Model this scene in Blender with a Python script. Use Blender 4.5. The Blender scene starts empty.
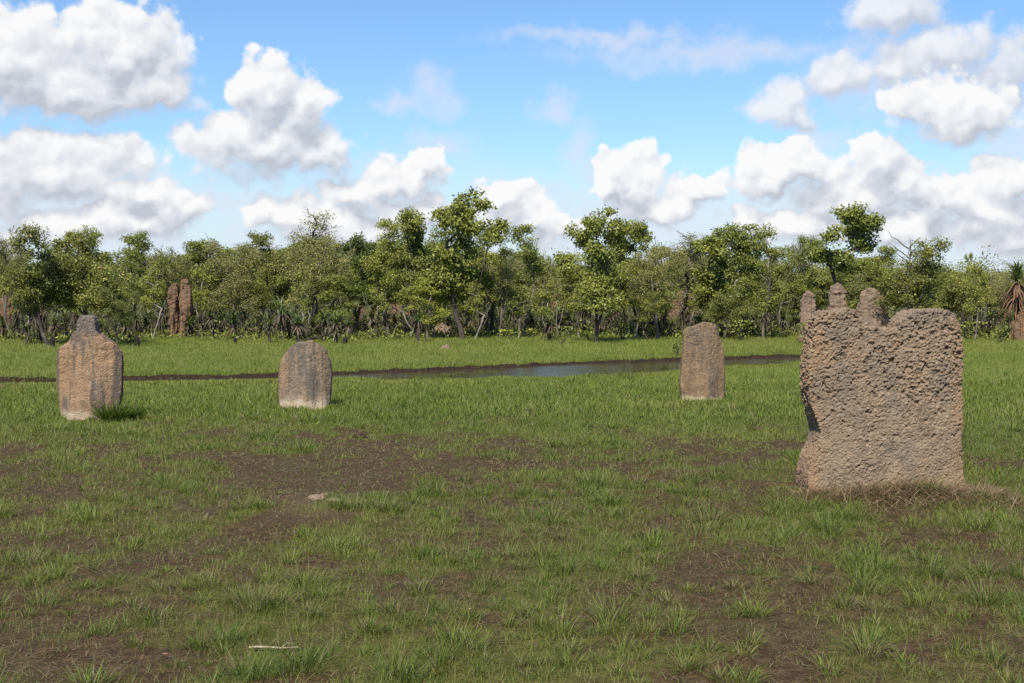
import bpy, bmesh, math, random
import numpy as np
from mathutils import Vector, Matrix

random.seed(7)
RNG = np.random.default_rng(11)
sc = bpy.context.scene
COL = sc.collection
R = math.radians

# ------------------------------------------------------------------ camera
F = 1236.0                       # focal length in pixels of the 1024 px wide frame
CAM_H = 2.2
HORIZON = 285.0
PITCH = math.atan((341.5 - HORIZON) / F)
cam_d = bpy.data.cameras.new('camera')
cam = bpy.data.objects.new('camera', cam_d)
COL.objects.link(cam)
cam.location = (0, 0, CAM_H)
cam.rotation_euler = (math.pi / 2 - PITCH, 0, 0)
cam_d.sensor_width = 36.0
cam_d.lens = 36.0 * F / 1024.0
cam_d.clip_start = 0.1
cam_d.clip_end = 9000
sc.camera = cam
CP, SP = math.cos(PITCH), math.sin(PITCH)


def ray(px, py):
    a, b = (px - 512.0) / F, (341.5 - py) / F
    return np.array([a, CP + b * SP, -SP + b * CP])


def ground(px, py, z=0.0):
    d = ray(px, py)
    t = (z - CAM_H) / d[2]
    return d[0] * t, d[1] * t


def at_depth(px, py, Y):
    d = ray(px, py)
    t = Y / d[1]
    return d[0] * t, CAM_H + d[2] * t


# ------------------------------------------------------------------ noise
def _hash(ix, iy, iz, s):
    h = (ix.astype(np.int64) * 374761393 + iy.astype(np.int64) * 668265263 + iz.astype(np.int64) * 2147483647 + s * 974634777) & 0xffffffff
    h = ((h ^ (h >> 13)) * 1274126177) & 0xffffffff
    h = ((h ^ (h >> 15)) * 2246822519) & 0xffffffff
    return ((h ^ (h >> 16)) & 0xffffff) / float(0xffffff)


def vnoise(p, s=0):
    i = np.floor(p).astype(np.int64)
    f = p - i
    f = f * f * (3 - 2 * f)
    out = 0
    for dx in (0, 1):
        for dy in (0, 1):
            for dz in (0, 1):
                w = (f[:, 0] if dx else 1 - f[:, 0]) * (f[:, 1] if dy else 1 - f[:, 1]) * (f[:, 2] if dz else 1 - f[:, 2])
                out = out + w * _hash(i[:, 0] + dx, i[:, 1] + dy, i[:, 2] + dz, s)
    return out


def fbm(p, oct=4, s=0, gain=0.5):
    a, t, n = 1.0, 0, 0
    for k in range(oct):
        t = t + a * vnoise(p * (2.03 ** k) + 17.3 * k, s + k)
        n += a
        a *= gain
    return t / n


def fbm2(x, y, sc_, oct=4, s=0, gain=0.5):
    x = np.asarray(x, float).ravel(); y = np.asarray(y, float).ravel()
    return fbm(np.stack([x / sc_, y / sc_, np.zeros_like(x) + s * 3.7], 1), oct, s, gain)


def worley(p, s=0):
    i = np.floor(p).astype(np.int64)
    f1 = np.full(len(p), 9.0); f2 = np.full(len(p), 9.0); cid = np.zeros(len(p))
    for dx in (-1, 0, 1):
        for dy in (-1, 0, 1):
            for dz in (-1, 0, 1):
                c = i + np.array([dx, dy, dz])
                q = np.stack([c[:, k] + _hash(c[:, 0], c[:, 1], c[:, 2], s + 5 + k) for k in range(3)], 1)
                d = np.sqrt(((p - q) ** 2).sum(1))
                m = d < f1
                f2 = np.where(m, f1, np.minimum(f2, d))
                cid = np.where(m, _hash(c[:, 0], c[:, 1], c[:, 2], s + 9), cid)
                f1 = np.where(m, d, f1)
    return f1, f2, cid


def sstep(a, b, x):
    t = np.clip((x - a) / (b - a), 0, 1)
    return t * t * (3 - 2 * t)


# ------------------------------------------------------------------ mesh helpers
def mesh_np(name, V, faces, attrs=None, smooth=False):
    """faces: list of (n,k) int arrays"""
    me = bpy.data.meshes.new(name)
    V = np.ascontiguousarray(V, np.float32)
    me.vertices.add(len(V)); me.vertices.foreach_set('co', V.ravel())
    faces = [np.asarray(f, np.int32) for f in faces if len(f)]
    loops = np.concatenate([f.ravel() for f in faces])
    sizes = np.concatenate([np.full(len(f), f.shape[1], np.int32) for f in faces])
    starts = np.concatenate([[0], np.cumsum(sizes)[:-1]]).astype(np.int32)
    me.loops.add(len(loops)); me.loops.foreach_set('vertex_index', loops)
    me.polygons.add(len(sizes)); me.polygons.foreach_set('loop_start', starts)
    try:
        me.polygons.foreach_set('loop_total', sizes)
    except Exception:
        pass
    me.update(calc_edges=True)
    for k, a in (attrs or {}).items():
        at = me.attributes.new(k, 'FLOAT', 'POINT')
        at.data.foreach_set('value', np.ascontiguousarray(a, np.float32))
    me.polygons.foreach_set('use_smooth', np.full(len(sizes), bool(smooth)))
    return me


def link(name, me, mat=None, parent=None, loc=(0, 0, 0)):
    o = bpy.data.objects.new(name, me)
    COL.objects.link(o)
    o.location = loc
    if mat is not None and me is not None:
        me.materials.clear(); me.materials.append(mat)
    if parent is not None:
        o.parent = parent
    return o


def tag(o, label=None, cat=None, group=None, kind=None):
    for k, v in (('label', label), ('category', cat), ('group', group), ('kind', kind)):
        if v:
            o[k] = v
    return o


def copy_tree(o, parent=None):
    c = o.copy(); COL.objects.link(c)
    if parent is not None:
        c.parent = parent
    for ch in list(o.children):
        copy_tree(ch, c)
    return c


# ------------------------------------------------------------------ material helpers
class NT:
    def __init__(self, tree):
        self.t = tree; self.n = tree.nodes; self.l = tree.links

    def _in(self, sock, v):
        if isinstance(v, bpy.types.NodeSocket):
            self.l.new(v, sock)
        elif v is not None:
            try:
                sock.default_value = v
            except Exception:
                sock.default_value = (*v, 1.0) if len(v) == 3 else v

    def math(self, op, a, b=None, c=None, clamp=False):
        n = self.n.new('ShaderNodeMath'); n.operation = op; n.use_clamp = clamp
        for i, v in enumerate((a, b, c)):
            if v is not None:
                self._in(n.inputs[i], v)
        return n.outputs[0]

    def vmath(self, op, a, b=None, c=None, out=0):
        n = self.n.new('ShaderNodeVectorMath'); n.operation = op
        for i, v in enumerate((a, b, c)):
            if v is not None:
                self._in(n.inputs[i], v)
        return n.outputs['Value'] if op in ('LENGTH', 'DOT_PRODUCT', 'DISTANCE') else n.outputs[0]

    def noise(self, vec, scale, detail=4, rough=0.5, dim='3D', out='Fac', dist=0.0):
        n = self.n.new('ShaderNodeTexNoise'); n.noise_dimensions = dim
        self._in(n.inputs['Vector'], vec)
        n.inputs['Scale'].default_value = scale; n.inputs['Detail'].default_value = detail
        n.inputs['Roughness'].default_value = rough; n.inputs['Distortion'].default_value = dist
        return n.outputs[out]

    def voronoi(self, vec, scale, feature='F1', rnd=1.0, out='Distance'):
        n = self.n.new('ShaderNodeTexVoronoi'); n.feature = feature
        self._in(n.inputs['Vector'], vec); n.inputs['Scale'].default_value = scale
        n.inputs['Randomness'].default_value = rnd
        return n.outputs[out]

    def mix(self, f, a, b, blend='MIX'):
        n = self.n.new('ShaderNodeMix'); n.data_type = 'RGBA'; n.blend_type = blend
        self._in(n.inputs[0], f); self._in(n.inputs[6], a); self._in(n.inputs[7], b)
        return n.outputs[2]

    def ramp(self, f, stops, interp='LINEAR'):
        n = self.n.new('ShaderNodeValToRGB'); n.color_ramp.interpolation = interp
        e = n.color_ramp.elements
        while len(e) < len(stops):
            e.new(0.5)
        for k, (p, c) in enumerate(stops):
            e[k].position = p
            e[k].color = (*c, 1) if len(c) == 3 else c
        self._in(n.inputs[0], f)
        return n.outputs[0]

    def step(self, x, a, b, lo=0.0, hi=1.0):
        n = self.n.new('ShaderNodeMapRange'); n.interpolation_type = 'SMOOTHSTEP'
        self._in(n.inputs[0], x)
        for i, v in ((1, a), (2, b), (3, lo), (4, hi)):
            n.inputs[i].default_value = v
        return n.outputs[0]

    def attr(self, name, out='Fac'):
        n = self.n.new('ShaderNodeAttribute'); n.attribute_name = name
        return n.outputs[out]

    def sep(self, v):
        n = self.n.new('ShaderNodeSeparateXYZ'); self._in(n.inputs[0], v)
        return n.outputs

    def comb(self, x, y, z):
        n = self.n.new('ShaderNodeCombineXYZ')
        for i, v in enumerate((x, y, z)):
            self._in(n.inputs[i], v)
        return n.outputs[0]

    def bump(self, h, strength=0.5, dist=0.01, normal=None):
        n = self.n.new('ShaderNodeBump')
        n.inputs['Strength'].default_value = strength; n.inputs['Distance'].default_value = dist
        self._in(n.inputs['Height'], h)
        if normal is not None:
            self._in(n.inputs['Normal'], normal)
        return n.outputs[0]


def new_mat(name):
    m = bpy.data.materials.new(name); m.use_nodes = True
    t = NT(m.node_tree)
    b = m.node_tree.nodes['Principled BSDF']
    return m, t, b


def coords(t, kind='Object'):
    return t.n.new('ShaderNodeTexCoord').outputs[kind]


def leaf_mat(name, ramp, hue_var=0.25, translucency=0.35, rough=0.45, alt=(0.10, 0.10, 0.03), spec=0.3):
    """leaf colours: a tone attribute per leaf, plus a shift per plant"""
    m, t, b = new_mat(name)
    tone = t.attr('tone')
    c = t.ramp(tone, ramp)
    rnd = t.n.new('ShaderNodeObjectInfo').outputs['Random']
    c = t.mix(t.math('MULTIPLY', rnd, hue_var), c, alt)
    if hue_var > 0.1:
        r2 = t.math('FRACT', t.math('MULTIPLY', rnd, 7.31))
        c = t.mix(t.math('MULTIPLY', r2, 0.42), c, (0.055, 0.085, 0.038))
    t._in(b.inputs['Base Color'], c)
    b.inputs['Roughness'].default_value = rough
    b.inputs['Specular IOR Level'].default_value = spec
    tr = t.n.new('ShaderNodeBsdfTranslucent')
    t._in(tr.inputs[0], t.mix(0.35, c, (0.14, 0.16, 0.02)))
    mx = t.n.new('ShaderNodeMixShader'); mx.inputs[0].default_value = translucency
    t.l.new(b.outputs[0], mx.inputs[1]); t.l.new(tr.outputs[0], mx.inputs[2])
    t.l.new(mx.outputs[0], t.n['Material Output'].inputs[0])
    return m


def bark_mat(name, ca, cb, scale=6.0):
    m, t, b = new_mat(name)
    p = coords(t)
    q = t.vmath('MULTIPLY', p, (1.0, 1.0, 0.25))
    n = t.noise(q, scale, 5, 0.65)
    n2 = t.noise(p, 1.3, 3, 0.5)
    c = t.ramp(t.math('ADD', t.math('MULTIPLY', n, 0.65), t.math('MULTIPLY', n2, 0.35)), [(0.38, ca), (0.62, cb)])
    t._in(b.inputs['Base Color'], c); b.inputs['Roughness'].default_value = 0.9
    b.inputs['Specular IOR Level'].default_value = 0.15
    t._in(b.inputs['Normal'], t.bump(n, 0.7, 0.02))
    return m


# ------------------------------------------------------------------ terrain
_bank_px = [(-260, 384.5), (-120, 384.0), (0, 382), (140, 380.5), (260, 377.5), (400, 373), (530, 367.0), (640, 363.0), (800, 358), (900, 356), (1100, 354)]
_bx, _by = zip(*[ground(px, py - 3.5) for px, py in _bank_px])
_bx, _by = np.array(_bx), np.array(_by)


def bank_y(x):
    x = np.asarray(x, float)
    return np.interp(x, _bx, _by) + 0.22 * (fbm2(x, x * 0, 1.1, 3, 31).reshape(x.shape) - 0.5) * 2 + 0.10 * (fbm2(x, x * 0, 0.3, 2, 33).reshape(x.shape) - 0.5) * 2


def _x_at(px, Y):
    return (px - 512) / F * Y


_pool_x = np.array([_x_at(p, 33.5) for p in (330, 385, 405, 455, 530, 600, 660, 720, 800, 850)])
_pool_w = np.array([-0.6, 0.4, 1.6, 1.9, 3.2, 3.6, 2.6, 2.1, 1.9, -0.4])


def pool_w(x):
    x = np.asarray(x, float)
    return np.interp(x, _pool_x, _pool_w) + 0.9 * (fbm2(x, x * 0, 1.0, 4, 41).reshape(x.shape) - 0.5) * 2


LOW = ground(322, 512)      # low eroded rise in the foreground


def height(x, y):
    x = np.asarray(x, float); y = np.asarray(y, float)
    sh = x.shape
    h = 0.05 * (fbm2(x, y, 2.6, 3, 3).reshape(sh) - 0.5) + 0.035 * (fbm2(x, y, 0.45, 3, 5).reshape(sh) - 0.5)
    h = h * np.clip(1.25 - np.abs(y) / 60, 0.35, 1)
    d = bank_y(x) - y
    w = pool_w(x)
    dep = np.interp(x, [_x_at(810, 36), _x_at(880, 36)], [1.0, 0.0]) * (0.090 + 0.045 * sstep(-0.8, 0.6, w))
    prof = np.where(d < 0, 0.0, np.where(d < 0.06, d / 0.06, 1.0))
    up = 1 - sstep(0.0, 1.0, (d - np.maximum(w, 0) + 0.3) / 3.2)
    h = h * (1 - 0.8 * prof * up) - dep * prof * up
    h = h + 0.10 * (fbm2(x, y, 0.28, 2, 37).reshape(sh) - 0.45) * np.exp(-((d - 0.0) / 0.22) ** 2) * np.where(dep > 0.02, 1, 0)
    h = h + 0.09 * np.exp(-(((x - LOW[0]) / 0.9) ** 2 + ((y - LOW[1]) / 1.0) ** 2))
    r = np.sqrt(x * x + y * y)
    h = h + 10.0 * np.exp(-(((x - 330) / 170) ** 2 + ((y - 780) / 160) ** 2)) + 0.9 * sstep(120, 700, r)
    return h


def grass_density(x, y):
    """0 bare soil .. 1 thick sward"""
    x = np.asarray(x, float); y = np.asarray(y, float)
    big = fbm2(x, y * 0.8, 2.8, 3, 51)
    mid = fbm2(x, y, 0.75, 3, 57)
    fine = fbm2(x, y, 0.22, 2, 59)
    n = 0.20 * big + 0.38 * mid + 0.42 * fine
    yy = np.ravel(y)
    cover = np.interp(yy, [5, 8, 9.5, 11.5, 12.8, 15.5, 17.5, 20, 24, 28], [0.49, 0.49, 0.51, 0.55, 0.505, 0.475, 0.535, 0.62, 0.72, 0.82])
    wd = np.interp(yy, [9, 14, 20], [0.20, 0.13, 0.11])
    q = np.clip((n - (1 - cover)) / (2 * wd) + 0.5, 0, 1)
    return (q * q * (3 - 2 * q)).reshape(x.shape)


# --- ground sheet
ys = np.concatenate([np.arange(-40, 4, 4.0), np.arange(4, 48, 0.1), np.arange(48, 75, 0.6), 75 * 1.12 ** np.arange(0, 36)])
xf = np.arange(-25, 25.01, 0.13)
xo = 25 * 1.16 ** np.arange(1, 35)
xs = np.concatenate([-xo[::-1], xf, xo])
GX, GY = np.meshgrid(xs, ys)
GZ = height(GX, GY)
gd = grass_density(GX, GY)
dbank = bank_y(GX) - GY
bare = ((dbank > -0.10 - 0.25 * (fbm2(GX, GY, 0.5, 2, 35).reshape(GX.shape) > 0.56)) & (dbank < 0.45) & (GX < _x_at(850, 36))).astype(float)
nv = len(xs)
idx = np.arange(len(xs) * len(ys)).reshape(len(ys), nv)
quads = np.stack([idx[:-1, :-1], idx[:-1, 1:], idx[1:, 1:], idx[1:, :-1]], -1).reshape(-1, 4)
me = mesh_np('ground', np.stack([GX, GY, GZ], -1).reshape(-1, 3), [quads], {'cover': gd.ravel(), 'bank': bare.ravel()}, smooth=True)

m, t, b = new_mat('meadow_soil')
p = coords(t)
n1 = t.noise(p, 1.1, 6, 0.62)
n2 = t.noise(p, 9.0, 5, 0.65)
n3 = t.noise(p, 55.0, 3, 0.6)
soil = t.ramp(n2, [(0.30, (0.0232, 0.0133, 0.0057)), (0.50, (0.0531, 0.0308, 0.0138)), (0.68, (0.0953, 0.0593, 0.0276))])
litter = t.math('GREATER_THAN', t.noise(p, 70, 2, 0.6), 0.64)
soil = t.mix(t.math('MULTIPLY', litter, 0.55), soil, (0.19, 0.14, 0.085))
moss = t.step(n1, 0.42, 0.66)
soil = t.mix(t.math('MULTIPLY', moss, 0.35), soil, (0.06, 0.062, 0.022))
turf = t.ramp(n2, [(0.3, (0.0751, 0.1026, 0.0141)), (0.7, (0.1403, 0.1795, 0.0282))])
wood = t.step(t.math('ADD', sepy := t.sep(p)[1], t.math('MULTIPLY', n1, 6.0)), 55.0, 60.0)
turf = t.mix(t.math('MULTIPLY', wood, 0.75), turf, t.ramp(n1, [(0.35, (0.05, 0.045, 0.022)), (0.65, (0.11, 0.085, 0.05))]))
cov = t.attr('cover')
sepp = t.sep(p)
farm = t.step(sepp[1], 14.0, 30.0)
cf = t.math('MULTIPLY', t.step(t.math('ADD', cov, t.math('MULTIPLY', t.math('SUBTRACT', n3, 0.5), 0.6)), 0.35, 0.95), t.math('ADD', 0.35, t.math('MULTIPLY', farm, 0.6)))
c = t.mix(cf, soil, turf)
c = t.mix(t.attr('bank'), c, t.ramp(n2, [(0.3, (0.014, 0.009, 0.006)), (0.7, (0.042, 0.026, 0.017))]))
# pale crumbs of the eroded rise
dx = t.vmath('DISTANCE', t.vmath('MULTIPLY', p, (1, 1, 0)), (LOW[0], LOW[1], 0))
pale = t.math('MULTIPLY', t.step(t.math('ADD', dx, t.math('MULTIPLY', n2, 1.6)), 1.75, 0.75), t.step(n3, 0.40, 0.6))
c = t.mix(t.math('MULTIPLY', pale, 0.5), c, (0.19, 0.14, 0.09))
t._in(b.inputs['Base Color'], c)
b.inputs['Roughness'].default_value = 0.95; b.inputs['Specular IOR Level'].default_value = 0.15
t._in(b.inputs['Normal'], t.bump(t.math('ADD', n2, t.math('MULTIPLY', n3, 0.5)), 0.8, 0.05))
gr = link('ground', me, m); tag(gr, kind='structure')

# --- water in the shallow channel
wx = np.arange(_x_at(320, 34), _x_at(850, 36), 0.15)
wt = np.linspace(-0.04, 1, 24)
WX = np.repeat(wx[:, None], len(wt), 1)
WY = bank_y(wx)[:, None] - wt[None, :] * (np.maximum(pool_w(wx), 0)[:, None] + 2.2)
wi = np.arange(WX.size).reshape(WX.shape)
wq = np.stack([wi[:-1, :-1], wi[:-1, 1:], wi[1:, 1:], wi[1:, :-1]], -1).reshape(-1, 4)
me = mesh_np('water', np.stack([WX, WY, np.full_like(WX, -0.076)], -1).reshape(-1, 3), [wq], smooth=True)
m, t, b = new_mat('pool_water')
p = coords(t)
wob = t.noise(p, 1.6, 3, 0.5)
gust = t.step(t.math('ADD', t.math('ABSOLUTE', t.math('SUBTRACT', t.sep(p)[0], 1.55)), t.math('MULTIPLY', wob, 1.2)), 1.9, 1.3)
ruffle = t.step(t.noise(t.vmath('MULTIPLY', t.vmath('ADD', p, (0.6, 0, 0)), (0.55, 0.25, 1)), 1.0, 3, 0.5), 0.40, 0.56)
ruffle = t.math('MAXIMUM', t.math('MULTIPLY', ruffle, 0.35), gust)
b.inputs['Base Color'].default_value = (0.055, 0.048, 0.026, 1)
t._in(b.inputs['Roughness'], t.math('ADD', 0.02, t.math('MULTIPLY', ruffle, 0.12)))
b.inputs['IOR'].default_value = 1.42
rip = t.noise(t.vmath('MULTIPLY', p, (5, 11, 1)), 1.0, 3, 0.6)
bn = t.n.new('ShaderNodeBump'); bn.inputs['Distance'].default_value = 0.02
t._in(bn.inputs['Strength'], t.math('ADD', 0.08, t.math('MULTIPLY', ruffle, 0.95))); t._in(bn.inputs['Height'], rip)
t._in(b.inputs['Normal'], bn.outputs[0])
wa = link('water', me, m); tag(wa, kind='structure')

# ------------------------------------------------------------------ grass
def blades(x, y, z, L, w, yaw, lean, curl, tone, dry, seg=2):
    """L length, w half width, yaw lean direction, lean angle from vertical at base (rad), curl extra bend towards the tip"""
    n = len(x)
    dirx, diry = np.cos(yaw), np.sin(yaw)
    sx, sy = -diry, dirx
    tw = RNG.uniform(-0.9, 0.9, n)
    ax, ay = sx * np.cos(tw) + dirx * np.sin(tw), sy * np.cos(tw) + diry * np.sin(tw)
    P = [np.stack([x, y, z], 1)]
    step = L / (seg + 1)
    for k in range(seg + 1):
        a = lean + curl * (k / seg if seg else 0)
        d = np.stack([dirx * np.sin(a), diry * np.sin(a), np.cos(a)], 1)
        P.append(P[-1] + d * step[:, None])
    A = np.stack([ax, ay, np.zeros(n)], 1) * w[:, None]
    vs = []
    for k in range(seg + 1):
        ww = 1.0 if k < seg else 0.75
        vs += [P[k] - A * ww, P[k] + A * ww]
    vs.append(P[-1])
    nvb = len(vs)
    V = np.stack(vs, 1).reshape(-1, 3)
    base = (np.arange(n) * nvb)[:, None]
    q = np.concatenate([base + np.array([2 * k, 2 * k + 1, 2 * k + 3, 2 * k + 2]) for k in range(seg)], 0) if seg else np.zeros((0, 4), int)
    tr = base + np.array([2 * seg, 2 * seg + 1, 2 * seg + 2])
    return V, q, tr, np.repeat(tone, nvb), np.repeat(dry, nvb)


class Grass:
    def __init__(self):
        self.V, self.Q, self.T, self.a, self.d, self.n = [], [], [], [], [], 0

    def add(self, *args, **kw):
        V, q, tr, a, d = blades(*args, **kw)
        self.V.append(V); self.Q.append(q + self.n); self.T.append(tr + self.n); self.a.append(a); self.d.append(d)
        self.n += len(V)

    def build(self, name, mat):
        me = mesh_np(name, np.concatenate(self.V), [np.concatenate(self.Q), np.concatenate(self.T)],
                     {'tone': np.concatenate(self.a), 'dry': np.concatenate(self.d)}, smooth=True)
        return link(name, me, mat)


def grass_mat(name, ramp, dryc):
    m, t, b = new_mat(name)
    c = t.ramp(t.attr('tone'), ramp)
    c = t.mix(t.attr('dry'), c, dryc)
    t._in(b.inputs['Base Color'], c)
    b.inputs['Roughness'].default_value = 0.5; b.inputs['Specular IOR Level'].default_value = 0.25
    tr = t.n.new('ShaderNodeBsdfTranslucent'); t._in(tr.inputs[0], c)
    mx = t.n.new('ShaderNodeMixShader'); mx.inputs[0].default_value = 0.35
    t.l.new(b.outputs[0], mx.inputs[1]); t.l.new(tr.outputs[0], mx.inputs[2])
    t.l.new(mx.outputs[0], t.n['Material Output'].inputs[0])
    return m


GREEN = [(0.0, (0.0589, 0.0922, 0.0134)), (0.35, (0.1091, 0.1600, 0.0209)), (0.7, (0.1565, 0.1989, 0.0299)), (1.0, (0.2277, 0.2426, 0.0561))]
M_GRASS = grass_mat('grass_blade', GREEN, (0.23, 0.17, 0.10))


def scatter(y0, y1, dens, margin=1.28):
    """random points inside the (widened) view wedge"""
    area = 0.414 * 2 * margin * (y1 * y1 - y0 * y0) / 2 + 2.0 * (y1 - y0)
    n = int(area * dens)
    y = np.sqrt(RNG.uniform(y0 * y0, y1 * y1, n))
    x = RNG.uniform(-1, 1, n) * (0.414 * margin * y + 1.0)
    return x, y


MOUND_SPOTS = []    # filled below: (x, y, half width) kept free of grass


def keep(x, y):
    z = height(x, y)
    d = bank_y(x) - y
    k = ~((z < -0.070) | ((d > -0.03) & (d < 0.75) & (x < _x_at(840, 36))))
    for (mx_, my_, hw, hd) in MOUND_SPOTS:
        k &= ~((np.abs(x - mx_) < hw) & (np.abs(y - my_) < hd))
    return k, z


# ------------------------------------------------------------------ termite mounds
def mound_mesh(name, outline, thick, voxel, top_thin=0.45, belly=0.35, lump=(0.045, 0.022), amp=(0.022, 0.010), smooth_it=25, flute=0.0, seed=1, warp=0.03):
    """outline: (x,z) loop in metres seen from the front; thickness in y, thinner towards the top"""
    bm = bmesh.new()
    vf = [bm.verts.new((x, -thick / 2, z)) for x, z in outline]
    f = bm.faces.new(vf)
    r = bmesh.ops.extrude_face_region(bm, geom=[f])
    vb = [v for v in r['geom'] if isinstance(v, bmesh.types.BMVert)]
    for v in vb:
        v.co.y = thick / 2
    bmesh.ops.recalc_face_normals(bm, faces=bm.faces)
    bmesh.ops.triangulate(bm, faces=bm.faces)
    me = bpy.data.meshes.new(name + '_raw'); bm.to_mesh(me); bm.free()
    o = bpy.data.objects.new(name + '_raw', me); COL.objects.link(o)
    md = o.modifiers.new('r', 'REMESH'); md.mode = 'VOXEL'; md.voxel_size = voxel
    s = o.modifiers.new('s', 'SMOOTH'); s.factor = 0.5; s.iterations = smooth_it
    dg = bpy.context.evaluated_depsgraph_get()
    ev = o.evaluated_get(dg).to_mesh()
    V = np.empty(len(ev.vertices) * 3, np.float32); ev.vertices.foreach_get('co', V); V = V.reshape(-1, 3).astype(float)
    polys = {}
    for pl in ev.polygons:
        polys.setdefault(len(pl.vertices), []).append(tuple(pl.vertices))
    faces = [np.array(v) for v in polys.values()]
    o.evaluated_get(dg).to_mesh_clear()
    bpy.data.objects.remove(o); bpy.data.meshes.remove(me)
    zmax = max(z for _, z in outline)
    k = np.clip(V[:, 2] / zmax, 0, 1)
    V[:, 1] *= 1 - (1 - top_thin) * k
    # broad belly so that the faces are not flat
    xm = np.abs(V[:, 0]) / max(abs(x) for x, _ in outline)
    V[:, 1] *= 1 - belly * np.clip(xm, 0, 1) ** 2
    w = np.stack([fbm(V / 0.35 + 11 * j + seed, 3, seed + j) - 0.5 for j in range(3)], 1)
    V += w * warp * 2 * np.array([0.6, 1.4, 0.5])
    tmp = mesh_np(name, V, faces)
    N = np.empty(len(V) * 3, np.float32); tmp.vertices.foreach_get('normal', N); N = N.reshape(-1, 3)
    bpy.data.meshes.remove(tmp)
    wv = V + 0.35 * lump[0] * (np.stack([fbm(V / lump[0] / 1.3 + 31 * j, 2, seed + 7 + j) for j in range(3)], 1) - 0.5) * 2
    f1, f2, cid = worley(wv / lump[0] * np.array([1, 1, 1.15]), seed)
    g1, g2, cid2 = worley(wv / lump[1], seed + 3)
    patch = fbm(V / 0.22, 3, seed + 21)
    hk = 0.5 + 0.75 * sstep(0.15, 0.8, k) + 0.6 * (fbm(V / 0.5, 3, seed + 70) - 0.5)
    disp = amp[0] * hk * (0.75 - f1) * (0.45 + 1.1 * patch) * (0.5 + cid) + amp[1] * (0.6 - g1)
    pits = sstep(0.60, 0.72, fbm(V / (lump[0] * 1.5) + 5, 3, seed + 40))
    disp -= 1.0 * amp[0] * hk * pits
    if flute:
        disp += flute * (fbm(V * np.array([9, 4, 0.7]), 3, seed + 60) - 0.5) * 2
    V = V + N * disp[:, None]
    pit = np.clip(0.9 - f1 - 0.3 * g1, 0, 1)
    return mesh_np(name, V, faces, {'cell': cid, 'cell_fine': cid2}, smooth=False)


def mound_mat(name, c_main, c_warm, c_grey, grey=0.5, warm=0.4, streak=True, foot=None, foot_h=0.15, bump_scale=45, warm_edge=None, top_grey=None, streak_at=0.47):
    m, t, b = new_mat(name)
    p = coords(t)
    sp = t.sep(p)
    big = t.noise(p, 2.2, 4, 0.6)
    mid = t.noise(p, 11.0, 5, 0.65)
    fine = t.noise(p, bump_scale, 4, 0.65)
    c = t.mix(t.step(mid, 0.3, 0.7), t.vmath('MULTIPLY', c_main, (0.74, 0.74, 0.74)), t.vmath('MULTIPLY', c_main, (1.2, 1.2, 1.2)))
    wf = t.step(big, 0.42, 0.66)
    if warm_edge:
        e = t.step(t.math('ADD', t.math('ABSOLUTE', sp[0]), t.math('MULTIPLY', t.math('SUBTRACT', big, 0.5), warm_edge * 0.7)), warm_edge * 0.65, warm_edge * 0.95)
        wf = t.math('MAXIMUM', t.math('MULTIPLY', wf, 0.5), e)
    c = t.mix(t.math('MULTIPLY', wf, warm), c, c_warm)
    q = t.vmath('MULTIPLY', t.vmath('ADD', p, (3.1, 0.4, 0.7)), (6.4, 6.4, 0.5) if streak else (2.6, 2.6, 1.6))
    gn = t.noise(q, 1.0, 5, 0.6, dist=0.4)
    gf = t.step(gn, streak_at, streak_at + 0.10) if streak else t.step(gn, 0.48, 0.64)
    if top_grey:
        gf = t.math('MAXIMUM', gf, t.step(t.math('ADD', sp[2], t.math('MULTIPLY', mid, 0.12)), top_grey, top_grey + 0.12))
    c = t.mix(t.math('MULTIPLY', gf, grey), c, t.mix(mid, t.vmath('MULTIPLY', c_grey, (0.75, 0.75, 0.75)), t.vmath('MULTIPLY', c_grey, (1.25, 1.25, 1.25))))
    c = t.mix(t.math('MULTIPLY', t.step(t.attr('cell'), 0.72, 0.95), 0.35), c, t.vmath('MULTIPLY', c_main, (1.4, 1.38, 1.35)))
    c = t.mix(t.math('MULTIPLY', t.step(t.attr('cell_fine'), 0.75, 0.98), 0.35), c, c_grey)
    if foot:
        ff = t.step(t.math('ADD', sp[2], t.math('ADD', t.math('MULTIPLY', mid, foot_h * 1.6), t.math('MULTIPLY', t.noise(p, 4.5, 2, 0.5), foot_h * 2.2))), foot_h * 3.9, foot_h * 2.6)
        c = t.mix(t.math('MULTIPLY', ff, 0.85), c, foot)
    t._in(b.inputs['Base Color'], c)
    b.inputs['Roughness'].default_value = 0.95; b.inputs['Specular IOR Level'].default_value = 0.12
    vz = t.voronoi(p, bump_scale * 0.9)
    t._in(b.inputs['Normal'], t.bump(t.math('SUBTRACT', t.math('MULTIPLY', fine, 0.8), t.math('MULTIPLY', vz, 0.5)), 0.75, 0.02))
    return m


def px_outline(pts, cx, base, Y):
    s = Y / F
    return [((x - cx) * s, (base - y) * s) for x, y in pts]


def base_y(py):
    return ground(512, py)[1]


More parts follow.
